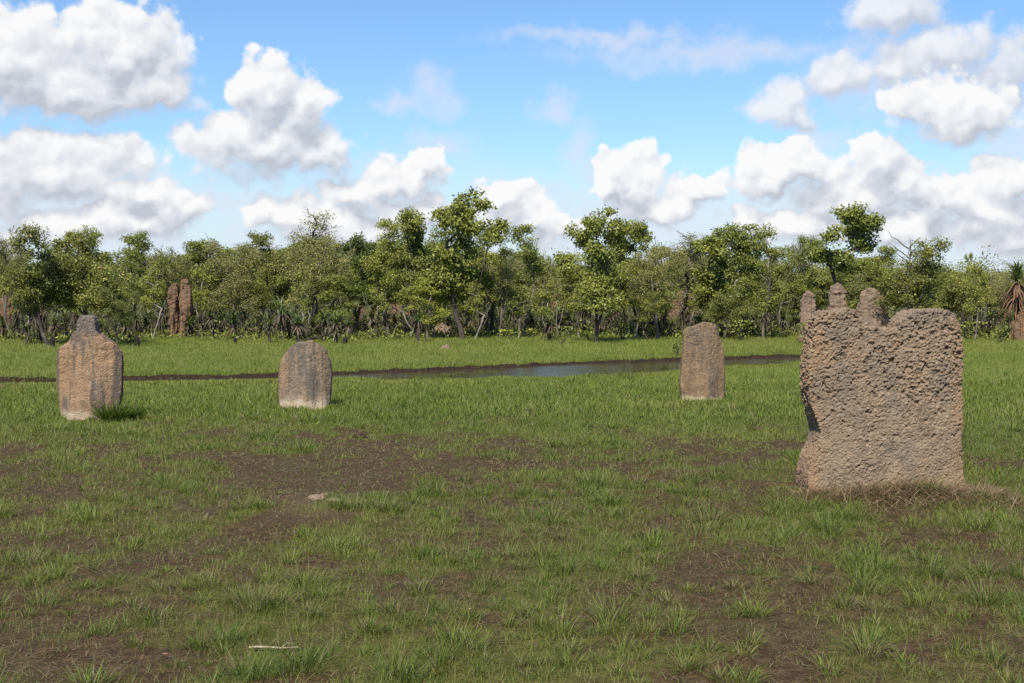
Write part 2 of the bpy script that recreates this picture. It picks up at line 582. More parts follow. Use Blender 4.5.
# big crusty slab on the right
Yb = base_y(493)
big_px = [(812, 512), (803, 500), (800, 486), (800, 474), (803, 459), (810, 446), (813, 432), (809, 418), (804, 404), (801, 388), (801, 368), (804, 345), (806, 330), (808, 319), (816, 313.5), (830, 314),
          (842, 310), (851, 311.5), (855, 320), (861, 323), (866, 330), (874, 329), (882, 333), (890, 330), (895, 332), (899, 322), (904, 318), (908, 313.5), (924, 312), (944, 310.5), (954, 314), (961, 324), (964.5, 342), (965, 364), (965, 391),
          (965, 418), (963, 442), (965, 468), (968, 490), (968, 512)]
me = mound_mesh('termite_mound', px_outline(big_px, 884, 495, Yb), 0.62, 0.0085, 0.5, 0.3, (0.034, 0.018), (0.023, 0.010), 9, seed=3)
M_BIG = mound_mat('crusty_mound_earth', (0.2110, 0.1556, 0.1052), (0.2647, 0.1556, 0.0849), (0.1200, 0.1086, 0.0916), grey=0.45, warm=0.45, streak=False, bump_scale=60, warm_edge=0.95)
bx_ = (886.5 - 512) / F * Yb
o = link('termite_mound', me, M_BIG, loc=(bx_, Yb + 0.15, 0)); o.rotation_euler.z = R(5); o.scale = (0.965, 1, 1)
tag(o, 'largest crusty earth slab, notched along its top, with dry grass round its foot', 'termite mound', 'termite mounds out on the open meadow')
MOUND_SPOTS.append((bx_, Yb + 0.15, 0.80, 0.22))

# left mound with grey spire
Yl = base_y(418)
l_px = [(66, 428), (62, 410), (58.5, 395), (57.5, 375), (58.5, 358), (61, 348), (67, 344), (73, 337), (78, 331), (84, 327), (95, 327), (100, 332), (105, 337), (111, 341), (118, 346), (122, 354), (122.5, 372), (121.5, 392), (118, 410), (114, 428)]
me = mound_mesh('termite_mound', px_outline(l_px, 90, 418, Yl), 0.56, 0.014, 0.5, 0.8, (0.05, 0.026), (0.006, 0.005), 12, flute=0.032, seed=13)
M_L = mound_mat('orange_mound_earth', (0.2430, 0.1598, 0.0990), (0.2830, 0.1598, 0.0770), (0.0959, 0.0794, 0.0673), grey=0.85, warm=0.4, foot=(0.3357, 0.2659, 0.1945), foot_h=0.10, bump_scale=40, streak_at=0.45, warm_edge=0.5, top_grey=1.38)
lx_ = (90 - 512) / F * Yl
o = link('termite_mound', me, M_L, loc=(lx_, Yl - 0.05, 0)); o.rotation_euler.z = R(2)
tag(o, 'orange streaked earth mound topped by a stubby grey spire', 'termite mound', 'termite mounds out on the open meadow')
MOUND_SPOTS.append((lx_, Yl - 0.25, 0.42, 0.36))
sp_px = [(75, 358), (77.5, 342), (79.5, 330), (80.5, 321), (82.5, 317), (85, 314.5), (88, 316.5), (92, 314.5), (96, 316.5), (97.5, 321), (98.5, 330), (101, 342), (104, 358)]
me = mound_mesh('spire', px_outline(sp_px, 90, 418, Yl), 0.34, 0.012, 0.8, 0.5, (0.05, 0.028), (0.010, 0.006), 6, flute=0.022, seed=17, warp=0.012)
M_SP = mound_mat('grey_spire_earth', (0.1479, 0.1270, 0.1107), (0.1838, 0.1350, 0.0972), (0.0879, 0.0794, 0.0711), grey=0.6, warm=0.3, bump_scale=40)
link('spire', me, M_SP, parent=o)

# rounded tombstone mound
Y2 = base_y(408)
m2_px = [(284, 418), (281, 405), (279.5, 390), (279.5, 375), (281, 361), (285, 352), (291, 346), (297, 342), (304, 341), (312, 340), (319, 344), (326, 350), (330, 360), (331.5, 375), (331, 390), (330, 402), (327, 418)]
me = mound_mesh('termite_mound', px_outline(m2_px, 305, 408, Y2), 0.52, 0.014, 0.5, 0.8, (0.05, 0.026), (0.007, 0.005), 9, flute=0.040, seed=23)
M_2 = mound_mat('grey_brown_mound_earth', (0.1798, 0.1318, 0.0913), (0.2637, 0.1588, 0.0913), (0.0999, 0.0889, 0.0748), grey=0.8, warm=0.7, foot=(0.3996, 0.3175, 0.2319), foot_h=0.13, bump_scale=40, streak_at=0.41, warm_edge=0.44)
x2 = (305 - 512) / F * Y2
o = link('termite_mound', me, M_2, loc=(x2, Y2 - 0.05, 0)); o.rotation_euler.z = R(3)
tag(o, 'smallest grey round-topped earth mound, tombstone shaped, with pale crumbled foot', 'termite mound', 'termite mounds out on the open meadow')
MOUND_SPOTS.append((x2, Y2 - 0.25, 0.40, 0.38))

# upright blunt mound near the pool
Y3 = base_y(401)
m3_px = [(682, 411), (680.5, 395), (680, 380), (680.5, 362), (682, 345), (683, 333), (686, 328), (692, 327), (697, 324), (703, 321.5), (709, 323), (714, 324.5), (718, 328), (719.5, 336), (722, 350), (724, 365), (724.5, 380), (723.5, 395), (720, 411)]
me = mound_mesh('termite_mound', px_outline(m3_px, 702, 401, Y3), 0.52, 0.015, 0.6, 0.75, (0.05, 0.026), (0.008, 0.006), 8, flute=0.030, seed=29)
M_3 = mound_mat('brown_mound_earth', (0.1878, 0.1254, 0.0770), (0.2318, 0.1469, 0.0785), (0.0999, 0.0834, 0.0658), grey=0.7, warm=0.5, foot=(0.3836, 0.3175, 0.2020), foot_h=0.075, bump_scale=38, streak_at=0.43, warm_edge=0.6)
x3 = (702 - 512) / F * Y3
o = link('termite_mound', me, M_3, loc=(x3, Y3 - 0.05, 0)); o.rotation_euler.z = R(4)
tag(o, 'upright brown earth mound with blunt top standing before the pool', 'termite mound', 'termite mounds out on the open meadow')
MOUND_SPOTS.append((x3, Y3 - 0.25, 0.36, 0.36))

# mounds among the trees
M_FAR_O = mound_mat('red_orange_mound_earth', (0.1664, 0.0982, 0.0577), (0.1892, 0.1019, 0.0528), (0.0849, 0.0728, 0.0563), grey=0.4, warm=0.5, bump_scale=14)
M_FAR_P = mound_mat('pinkish_mound_earth', (0.1865, 0.1297, 0.0924), (0.2163, 0.1395, 0.0866), (0.1119, 0.0943, 0.0794), grey=0.45, warm=0.4, bump_scale=14)


def far_mound(label, px_pts, cx, base, Y, mat, seed, thick=0.8, group='termite mounds among the trees', name='termite_mound', cat='termite mound', voxel=0.035, flute=0.07, rot=0):
    me = mound_mesh(name, px_outline(px_pts, cx, base, Y), thick, voxel, 0.5, 0.6, (0.16, 0.09), (0.035, 0.02), 5, flute=flute, seed=seed, warp=0.05)
    x = (cx - 512) / F * Y
    z = CAM_H - (base - HORIZON) / F * Y
    o = link(name, me, mat, loc=(x, Y, z)); o.rotation_euler.z = R(rot)
    tag(o, label, cat, group)
    return o


o = far_mound('tall twin-ridged orange mound with a dark cleft down its middle', [(168, 342), (169, 318), (170, 300), (172, 288), (175, 283), (178, 284), (179, 296), (179, 320), (179, 342)], 174, 334, 51.5, M_FAR_O, 31, 0.9, flute=0.12)
me = mound_mesh('ridge', px_outline([(181, 342), (181, 318), (181, 296), (182, 284), (184, 279), (188, 280), (190, 290), (191.5, 318), (191, 342)], 174, 334, 51.5), 0.9, 0.035, 0.5, 0.6, (0.16, 0.09), (0.035, 0.02), 5, flute=0.12, seed=32, warp=0.05)
link('ridge', me, M_FAR_O, parent=o)
far_mound('tall pinkish spire behind the notch side of the big slab', [(829, 345), (829, 315), (829, 296), (831, 287), (836, 284), (841, 286), (844, 293), (845, 310), (845, 345)], 837, 334, 47.0, M_FAR_P, 37, 0.6, flute=0.10).scale = (1.15, 1, 1.02)
far_mound('broad grey-pink mound rising behind the notch of the big slab', [(859, 345), (860, 325), (862, 308), (864, 296), (868, 290), (873, 291), (878, 297), (881, 310), (885, 325), (885, 345)], 872, 334, 47.5, M_FAR_P, 41, 0.8, flute=0.10).scale = (1.4, 1, 1.03)
far_mound('slim half-hidden mound beside the left edge of the big slab', [(799, 342), (800, 320), (801, 303), (804, 294), (809, 292), (813, 296), (814, 310), (814, 342)], 807, 336, 48.0, M_FAR_P, 43, 0.6, flute=0.12)
far_mound('low orange-brown mound at the right border, beside the tall rust-skirted palm', [(1014, 345), (1015, 326), (1018, 316), (1023, 311), (1029, 312), (1036, 320), (1039, 345)], 1026, 336, 49.0, M_FAR_O, 47, 0.9, flute=0.15)
far_mound('thin orange spire deep among the trees', [(551, 322), (552, 302), (555, 290), (558, 284), (561, 290), (564, 304), (565, 322)], 558, 318, 70.0, M_FAR_O, 53, 0.6)
far_mound('rust-red mound behind trunks above the brown blunt-topped mound', [(666, 325), (668, 308), (672, 297), (682, 291), (690, 294), (695, 306), (697, 325)], 681, 322, 66.0, M_FAR_O, 59, 0.9)
far_mound('dome-shaped rust-red mound behind trunks right of the lime-green tree', [(388, 328), (390, 308), (395, 294), (402, 287), (409, 291), (413, 304), (414, 328)], 401, 323, 64.0, M_FAR_O, 61, 1.0)
far_mound('rust-red mound directly under the lime-green tree', [(357, 325), (358, 308), (362, 296), (370, 291), (377, 298), (380, 325)], 368, 322, 66.0, M_FAR_O, 67, 0.9)
far_mound('reddish mound behind trees at the left border of the meadow', [(-4, 330), (-2, 305), (2, 292), (9, 289), (14, 300), (16, 330)], 6, 328, 56.0, M_FAR_O, 71, 0.9)
far_mound('squat grey-pink boulder-like mound under the palms', [(431, 338), (432, 329), (437, 325), (444, 324), (450, 328), (453, 338)], 442, 335, 53.0, M_FAR_P, 73, 0.9)
far_mound('small pale cone of earth alone on the far meadow', [(439, 352), (442, 347), (446, 344.5), (450, 348), (453, 352)], 446, 349, 42.5, M_FAR_P, 79, 0.5, voxel=0.025, flute=0.02)

# ------------------------------------------------------------------ vegetation builders
class Mesher:
    def __init__(self):
        self.V, self.Q, self.T, self.tone, self.n = [], [], [], [], 0

    def addq(self, V, Q, tone=None):
        self.V.append(V); self.Q.append(np.asarray(Q) + self.n); self.n += len(V)
        self.tone.append(np.zeros(len(V)) if tone is None else tone)

    def mesh(self, name, smooth=False):
        return mesh_np(name, np.concatenate(self.V), [np.concatenate(self.Q)], {'tone': np.concatenate(self.tone)}, smooth)


def tube(ms, pts, rad, sides=6):
    pts = np.asarray(pts, float); n = len(pts)
    if n < 2:
        return
    tang = np.gradient(pts, axis=0)
    tang /= np.linalg.norm(tang, axis=1)[:, None] + 1e-9
    ref = np.array([0.31, 0.95, 0.05])
    u = np.cross(tang, ref); u /= np.linalg.norm(u, axis=1)[:, None] + 1e-9
    v = np.cross(tang, u)
    a = np.linspace(0, 2 * np.pi, sides, endpoint=False)
    ring = pts[:, None, :] + np.asarray(rad)[:, None, None] * (np.cos(a)[None, :, None] * u[:, None, :] + np.sin(a)[None, :, None] * v[:, None, :])
    V = ring.reshape(-1, 3)
    i = np.arange(n * sides).reshape(n, sides)
    q = np.stack([i[:-1], np.roll(i[:-1], -1, 1), np.roll(i[1:], -1, 1), i[1:]], -1).reshape(-1, 4)
    ms.addq(V, q)


def leaves(ms, C, size, rng, droop=0.3, aspect=0.5, tone=None, outw=None):
    """one bent kite per centre"""
    n = len(C)
    d = rng.normal(size=(n, 3)); d[:, 2] -= droop
    d /= np.linalg.norm(d, axis=1)[:, None]
    up = rng.normal(size=(n, 3)) * 0.6 + np.array([0, 0, 1.0])
    if outw is not None:
        nn = outw / (np.linalg.norm(outw, axis=1)[:, None] + 1e-6) + rng.normal(size=(n, 3)) * 0.55 + np.array([0, 0, 0.25])
        s = np.cross(d, nn)
    else:
        s = np.cross(d, up)
    s /= np.linalg.norm(s, axis=1)[:, None] + 1e-9
    L = size * rng.uniform(0.7, 1.3, n)
    a = C - d * (L / 2)[:, None]; e = C + d * (L / 2)[:, None]
    nrm = np.cross(s, d)
    w = (L * aspect / 2)[:, None]
    mid = C - d * (L * 0.08)[:, None] + nrm * (L * 0.06)[:, None]
    V = np.stack([a, mid + s * w, e, mid - s * w], 1).reshape(-1, 3)
    q = np.arange(n * 4).reshape(n, 4)
    tn = rng.uniform(0, 1, n) if tone is None else tone
    ms.addq(V, q, np.repeat(tn, 4))


def grow_tree(seed, H=6.0, clear=1.6, lobes=None, nclump=60, nleaf=100, leaf=0.12, clump_r=0.32, r0=0.011, lean=0.0, flat=0.7, twig_extra=0, aspect=0.5, forks=1, shell=0.5):
    rng = np.random.default_rng(seed)
    nodes, par = [], []
    # main stems
    starts = []
    for k in range(forks):
        p = np.array([0.0, 0.0, -0.1]); last = -1
        ang = rng.uniform(0, 2 * np.pi)
        dirn = np.array([math.cos(ang) * (0.12 + 0.18 * (forks > 1)) + lean, math.sin(ang) * (0.12 + 0.18 * (forks > 1)), 1.0])
        top = H * rng.uniform(0.55, 0.68)
        if k > 0:
            last = starts[0]; p = nodes[last].copy(); dirn[:2] *= 1.9
        while p[2] < top:
            nodes.append(p.copy()); par.append(last); last = len(nodes) - 1
            if k == 0 and len(nodes) == 4:
                starts.append(last)
            dirn[:2] += rng.normal(size=2) * 0.13
            dirn[:2] *= 0.86
            p = p + dirn / np.linalg.norm(dirn) * 0.22
        if not starts:
            starts.append(0)
    # clump centres in an uneven crown made of lobes
    if lobes is None:
        lobes = [(0, 0, 0.72 * H, 0.22 * H, 0.26 * H)]
    vol = np.array([l[3] ** 2 * l[4] for l in lobes]) ** 0.7; vol /= vol.sum()
    cl = []
    for k in range(nclump):
        l = lobes[rng.choice(len(lobes), p=vol)]
        d = rng.normal(size=3); d /= np.linalg.norm(d)
        rr = (shell + (1 - shell) * rng.uniform()) if rng.uniform() < 0.75 else rng.uniform(0.1, 0.7)
        c = np.array(l[:3]) + d * rr * np.array([l[3], l[3], l[4]])
        c[2] = max(c[2], clear * 0.8)
        cl.append(c)
    cl = np.array(cl)
    order = np.argsort(np.linalg.norm(cl[:, :2], axis=1) + 0.4 * np.abs(cl[:, 2] - 0.6 * H))
    ends = []
    for i in order:
        c = cl[i]
        nd = np.array(nodes)
        v = c - nd
        dist = np.linalg.norm(v, axis=1)
        cost = dist + 1.6 * np.maximum(0, nd[:, 2] - c[2] + 0.35 * dist) + 3.0 * np.maximum(0, clear - nd[:, 2])
        j = int(np.argmin(cost))
        p = nd[j].copy(); last = j
        ns = max(2, int(dist[j] / 0.22))
        bow = rng.normal(size=3) * 0.10 * dist[j] + np.array([0, 0, -0.10 * dist[j]])
        for s in range(1, ns + 1):
            f = s / ns
            q = nd[j] + v[j] * f + bow * math.sin(math.pi * f) + rng.normal(size=3) * 0.018
            nodes.append(q); par.append(last); last = len(nodes) - 1
        ends.append(last)
    # bare twigs
    for k in range(twig_extra):
        j = int(rng.integers(len(nodes) // 2, len(nodes)))
        d = rng.normal(size=3); d[2] = abs(d[2]) + 0.4; d /= np.linalg.norm(d)
        last = j; p = np.array(nodes[j])
        for s in range(rng.integers(2, 5)):
            p = p + d * 0.16 + rng.normal(size=3) * 0.04
            nodes.append(p.copy()); par.append(last); last = len(nodes) - 1
    nd = np.array(nodes); N = len(nd)
    load = np.zeros(N)
    kids = [[] for _ in range(N)]
    for i in range(N):
        if par[i] >= 0:
            kids[par[i]].append(i)
    for i in range(N - 1, -1, -1):
        load[i] += 1 if not kids[i] else 0
        if par[i] >= 0:
            load[par[i]] += load[i]
    rad = r0 * np.maximum(load, 1) ** 0.52 * (1 + 0.35 * np.exp(-np.maximum(nd[:, 2], 0) / 0.25))
    wood = Mesher()
    done = set()
    stack = [i for i in range(N) if par[i] < 0]
    while stack:
        i = stack.pop()
        chain = [i] if par[i] < 0 else [par[i], i]
        c = i
        while kids[c]:
            ks = sorted(kids[c], key=lambda q: -load[q])
            stack += ks[1:]
            c = ks[0]; chain.append(c)
        rr = rad[chain].copy()
        if par[i] >= 0:
            rr[0] = rr[1]
        tube(wood, nd[chain], rr, 6 if rr.max() > 0.03 else 4)
    lf = Mesher()
    for e in ends:
        c = nd[e]
        m = int(nleaf * rng.uniform(0.5, 1.4))
        g = rng.normal(size=(m, 3)) * clump_r * rng.uniform(0.6, 1.15) * np.array([1, 1, flat]) * 0.62
        tn = np.clip(rng.normal(0.5 + rng.uniform(-0.22, 0.22), 0.2, m), 0, 1)
        gn_ = np.linalg.norm(g, axis=1) / (clump_r * 0.62)
        g = g * np.minimum(1, 1.9 / np.maximum(gn_, 1e-6))[:, None]
        leaves(lf, c + g, leaf, rng, 0.35, aspect, tn, g)
    allv = np.concatenate(lf.V)
    return wood.mesh('trunk', True), lf.mesh('crown'), np.percentile(allv[:, 2], 99.3), np.percentile(np.abs(allv[:, 0]), 97)


B_DARK = bark_mat('dark_bark', (0.030, 0.025, 0.021), (0.095, 0.078, 0.064))
B_GREY = bark_mat('grey_bark', (0.06, 0.051, 0.043), (0.19, 0.162, 0.135))
B_PALE = bark_mat('pale_gum_bark', (0.1350, 0.1162, 0.0975), (0.3150, 0.2888, 0.2550), 4.0)
L_GUM = leaf_mat('gum_leaf', [(0.0, (0.1012, 0.1295, 0.0249)), (0.5, (0.2277, 0.2588, 0.0461)), (1.0, (0.4272, 0.4104, 0.0887))], 0.25, 0.3, 0.4, (0.2010, 0.1859, 0.0408))
L_DARK = leaf_mat('dark_broad_leaf', [(0.0, (0.0880, 0.1064, 0.0227)), (0.5, (0.1860, 0.2074, 0.0417)), (1.0, (0.3891, 0.3326, 0.0797))], 0.25, 0.25, 0.4, (0.1547, 0.1215, 0.0408))
L_OLIVE = leaf_mat('olive_leaf', [(0.0, (0.1307, 0.1357, 0.0387)), (0.5, (0.2585, 0.2589, 0.0740)), (1.0, (0.4624, 0.4070, 0.1495))], 0.4, 0.28, 0.5, (0.2010, 0.1502, 0.0612))
L_LIME = leaf_mat('lime_leaf', [(0.0, (0.0700, 0.1050, 0.0140)), (0.5, (0.1300, 0.1750, 0.0200)), (1.0, (0.2100, 0.2400, 0.0400))], 0.2, 0.35, 0.45, (0.0960, 0.1120, 0.0240))
L_FRESH = leaf_mat('fresh_leaf', [(0.0, (0.1329, 0.1667, 0.0253)), (0.5, (0.2774, 0.3108, 0.0475)), (1.0, (0.4575, 0.4441, 0.0871))], 0.3, 0.32, 0.45, (0.2320, 0.2145, 0.0459))

PROTO = {}
FIRST = {}


def proto(kind, wood_mat, leaf_m, variants, **kw):
    PROTO[kind] = []
    for k, s in enumerate(variants):
        kk = dict(kw)
        lb = kk.pop('lobef', None)
        if lb:
            kk['lobes'] = lb(np.random.default_rng(s + 900))
        wm, cm, h, w = grow_tree(s, **kk)
        wm.materials.append(wood_mat); cm.materials.append(leaf_m)
        PROTO[kind].append((wm, cm, h, w))


def lobes_open(r):      # separate clumps round a forked trunk, open to the sky
    L = [(r.normal() * 0.2, r.normal() * 0.2, 5.2, 0.7, 0.5), (-0.8 + r.normal() * 0.2, r.normal() * 0.3, 4.9, 0.55, 0.45), (0.8 + r.normal() * 0.2, r.normal() * 0.3, 4.8, 0.6, 0.45)]
    for k in range(9):
        a = r.uniform(0, 6.28); d = r.uniform(0.6, 1.5); z = 1.9 + 2.8 * k / 8.0
        L.append((d * math.cos(a), d * math.sin(a), z, r.uniform(0.4, 0.75), r.uniform(0.35, 0.6)))
    return L


def lobes_dense(r):
    L = [(0, 0, 3.5, 1.3, 1.2)]
    for k in range(10):
        a = r.uniform(0, 6.28); d = r.uniform(0.7, 1.9); z = r.uniform(1.5, 4.6)
        L.append((d * math.cos(a), d * math.sin(a), z + 0.35, r.uniform(0.5, 0.95), r.uniform(0.4, 0.7)))
    return L


def lobes_tall(r):
    L = []
    for k in range(9):
        z = 1.9 + 3.9 * (k / 8.0)
        a = r.uniform(0, 6.28); d = r.uniform(0.1, 0.9) * (1.15 - 0.5 * k / 8)
        L.append((d * math.cos(a), d * math.sin(a), z, r.uniform(0.4, 0.8), r.uniform(0.4, 0.6)))
    return L


def lobes_umbrella(r):
    L = []
    for k in range(10):
        a = r.uniform(0, 6.28); d = r.uniform(0.2, 2.0); z = 5.2 - 0.25 * d * d + r.normal() * 0.3
        L.append((d * math.cos(a), d * math.sin(a), z, r.uniform(0.5, 0.8), r.uniform(0.25, 0.45)))
    for k in range(4):
        a = r.uniform(0, 6.28); d = r.uniform(0.2, 1.2)
        L.append((d * math.cos(a), d * math.sin(a), r.uniform(2.6, 4.0), 0.6, 0.5))
    return L


proto('open', B_DARK, L_GUM, (101, 102, 103), lobef=lobes_open, clear=1.5, forks=2, nclump=86, nleaf=150, leaf=0.13, clump_r=0.33, r0=0.0125, aspect=0.6)
proto('dense', B_DARK, L_DARK, (111, 112, 113), H=5.6, lobef=lobes_dense, clear=1.0, nclump=112, nleaf=115, leaf=0.115, clump_r=0.36, r0=0.0105, forks=2, aspect=0.55, twig_extra=15)
proto('olive', B_GREY, L_OLIVE, (121, 122, 123), lobef=lobes_dense, H=5.6, clear=1.2, nclump=120, nleaf=85, leaf=0.10, clump_r=0.36, r0=0.0095, forks=3, twig_extra=40, aspect=0.45)
proto('tall', B_GREY, L_FRESH, (131, 132, 133), lobef=lobes_tall, forks=2, clear=1.6, nclump=75, nleaf=100, leaf=0.12, clump_r=0.34, r0=0.0105, aspect=0.5)
proto('lime', B_DARK, L_LIME, (141,), lobef=lobes_open, clear=2.0, nclump=85, nleaf=120, leaf=0.14, clump_r=0.36, r0=0.011, aspect=0.6)
proto('pale', B_PALE, L_GUM, (151, 152), lobef=lobes_tall, clear=2.2, nclump=75, nleaf=110, leaf=0.14, clump_r=0.36, r0=0.0095, aspect=0.5)
proto('umbrella', B_DARK, L_FRESH, (161, 162), lobef=lobes_umbrella, clear=2.2, nclump=85, nleaf=90, leaf=0.12, clump_r=0.33, r0=0.011, forks=2, aspect=0.5)
proto('twiggy', B_GREY, L_OLIVE, (171, 172), lobef=lobes_tall, clear=1.6, nclump=95, nleaf=52, leaf=0.095, clump_r=0.34, r0=0.0085, forks=3, twig_extra=30, aspect=0.45)



def lobes_sapling(r):
    return [(r.normal() * 0.25, r.normal() * 0.25, z, r.uniform(0.3, 0.55), r.uniform(0.3, 0.5)) for z in (2.5, 3.2, 3.8, 4.3)]


B_SLIM = bark_mat('slim_pale_bark', (0.10, 0.085, 0.07), (0.30, 0.265, 0.22))


def lobes_high(r):
    L = [(0.1, 0, 5.5, 0.6, 0.45)]
    for k in range(7):
        a = r.uniform(0, 6.28); d = r.uniform(0.4, 1.15)
        L.append((d * math.cos(a), d * math.sin(a), 3.5 + 1.7 * k / 6.0, r.uniform(0.38, 0.62), r.uniform(0.35, 0.5)))
    return L


proto('crooked', B_DARK, L_GUM, (191,), lobef=lobes_high, clear=2.6, nclump=66, nleaf=130, leaf=0.125, clump_r=0.33, r0=0.0125, forks=2, lean=0.22, aspect=0.6)
proto('sapling', B_SLIM, L_FRESH, (181, 182, 183, 184), H=4.5, lobef=lobes_sapling, clear=1.9, nclump=26, nleaf=70, leaf=0.12, clump_r=0.32, r0=0.0105, forks=3, twig_extra=14, aspect=0.5)
USED = set()


def plant_tree(kind, v, px, top, width, Y, label, group=None, rot=None, base_z=None, cat='tree'):
    wm, cm, h, w = PROTO[kind][v % len(PROTO[kind])]
    x, ztop = at_depth(px, top, Y)
    z = float(height(np.array([x]), np.array([Y]))[0])
    sz = (ztop - z) / h
    sx = width / 2 / F * Y / w
    key = (kind, v % len(PROTO[kind]))
    if key not in FIRST:
        r = bpy.data.objects.new('tree', None); COL.objects.link(r)
        r.empty_display_size = 0.3
        link('trunk', wm, None, r); link('crown', cm, None, r)
        FIRST[key] = r
    elif key in USED:
        r = copy_tree(FIRST[key])
    r = r if key in USED else FIRST[key]
    USED.add(key)
    r.location = (x, Y, z)
    r.scale = (sx, sx, sz)
    r.rotation_euler = (0, 0, random.uniform(0, 6.28) if rot is None else rot)
    r['label'] = label; r['category'] = cat
    if group:
        r['group'] = group
    return r


# front row, placed one by one: kind, variant, x, top, crown width, distance, label
FG = 'trees along the front of the woodland'
ROW = [
    ('dense', 0, 46, 229, 82, 45, 'dark leaning broad-crowned tree standing in front left of the spired orange mound'),
    ('dense', 1, 92, 240, 80, 46, 'dark bushy tree rising directly behind the grey spire of the orange mound'),
    ('olive', 0, 8, 238, 46, 52, 'olive tree cut by the left border of the picture'),
    ('umbrella', 0, 87, 230, 56, 57, 'light-green flat-topped tree showing above the dark tree behind the grey spire'),
    ('umbrella', 1, 138, 233, 60, 53, 'flat-topped layered tree just left of the tall twin-ridged orange mound'),
    ('olive', 1, 168, 250, 54, 55, 'rounded olive tree with its crown right above the twin-ridged orange mound'),
    ('tall', 0, 205, 241, 46, 56, 'pale green tree with ragged crown just right of the twin-ridged orange mound'),
    ('olive', 2, 236, 244, 54, 53, 'bushy olive-grey tree midway between the twin-ridged mound and the tombstone-shaped mound'),
    ('dense', 2, 272, 234, 56, 55, 'full green tree with rounded crown left of the tombstone-shaped mound'),
    ('twiggy', 0, 316, 214, 44, 52, 'thin-leaved tall tree with bare grey twigs at its top, above the tombstone-shaped mound'),
    ('olive', 0, 308, 236, 62, 51, 'dark olive bushy tree right behind the tombstone-shaped mound'),
    ('lime', 0, 357, 237, 48, 55, 'bright lime-green tree, the yellowest crown of the woodland'),
    ('tall', 2, 388, 221, 40, 51, 'ragged grey-green tree just right of the lime-green tree'),
    ('open', 0, 410, 212, 48, 53, 'gum with clumped crown between the lime-green tree and the tallest gum'),
    ('tall', 1, 436, 224, 36, 55, 'narrow ragged tree just left of the tallest gum'),
    ('open', 1, 462, 195, 64, 50, 'tallest gum, its open leaf clumps well above its neighbours, over the pool'),
    ('umbrella', 0, 486, 224, 50, 56, 'olive domed crown just behind and right of the tallest gum'),
    ('tall', 2, 524, 226, 40, 53, 'narrow grey-green tree between the tallest gum and the forked gum above the pool'),
    ('twiggy', 1, 548, 256, 40, 57, 'low sparse grey tree beside the thin orange spire'),
    ('open', 2, 597, 211, 62, 47, 'forked gum with well spaced leaf clumps directly above the bright water'),
    ('open', 0, 634, 224, 50, 52, 'round-crowned clumpy gum just right of the forked gum above the pool'),
    ('tall', 0, 572, 254, 40, 58, 'low light-green tree just left of the forked gum above the pool'),
    ('olive', 1, 658, 243, 60, 50, 'brownish fine-leaved tree left of the blunt-topped brown mound'),
    ('twiggy', 0, 688, 235, 42, 55, 'nearly leafless pale tree directly above the blunt-topped brown mound'),
    ('open', 1, 718, 229, 50, 53, 'green broad-leaved tree just right above the blunt-topped brown mound'),
    ('pale', 1, 742, 227, 36, 51, 'slender tree with a straight white trunk, right of the blunt-topped brown mound'),
    ('tall', 1, 765, 225, 40, 50, 'grey-green ragged tree with bare stems between the white-trunked tree and the big slab'),
    ('olive', 2, 783, 246, 44, 58, 'low olive tree left of the slim half-hidden mound'),
    ('umbrella', 1, 808, 237, 52, 56, 'broad flat-crowned tree above the slim half-hidden mound'),
    ('crooked', 0, 852, 207, 62, 49, 'tall crooked gum rising between the pinkish spire and the broad mound behind the big slab'),
    ('tall', 2, 884, 247, 34, 52, 'small light tree with bent trunk just right of the crooked gum'),
    ('dense', 0, 922, 242, 72, 46, 'dark round broad-leaved tree rising over the right shoulder of the big slab'),
    ('dense', 1, 958, 268, 50, 52, 'low dark-green tree just right of the big slab'),
    ('olive', 0, 986, 274, 44, 57, 'low scrubby olive tree left of the skirted palm at the right border'),
    ('dense', 2, 24, 266, 44, 45, 'low leafy sapling in front of the olive tree at the left border'),
    ('dense', 0, 117, 289, 34, 44, 'low dark leafy bush-like tree just right of the grey spire'),
    ('tall', 0, 334, 276, 34, 50, 'short leafy tree just right above the tombstone-shaped mound'),
    ('olive', 1, 500, 262, 40, 51, 'low grey-leaved tree below the domed olive crown'),
    ('tall', 1, 428, 278, 36, 50, 'short leafy tree over the boulder-like mound'),
    ('dense', 1, 724, 286, 40, 50, 'low leafy tree at the foot of the white-trunked tree'),
    ('dense', 2, 648, 292, 34, 49, 'low green bush-like tree right of the forked gum above the pool'),
]
for kind, v, px, top, width, Y, label in ROW:
    plant_tree(kind, v, px, top, width, Y, label, FG)

# lone distant crown on the right skyline
plant_tree('umbrella', 0, 968, 253, 9, 260, 'tiny lone crown standing clear on the far skyline right of the big slab', 'trees on the far skyline')

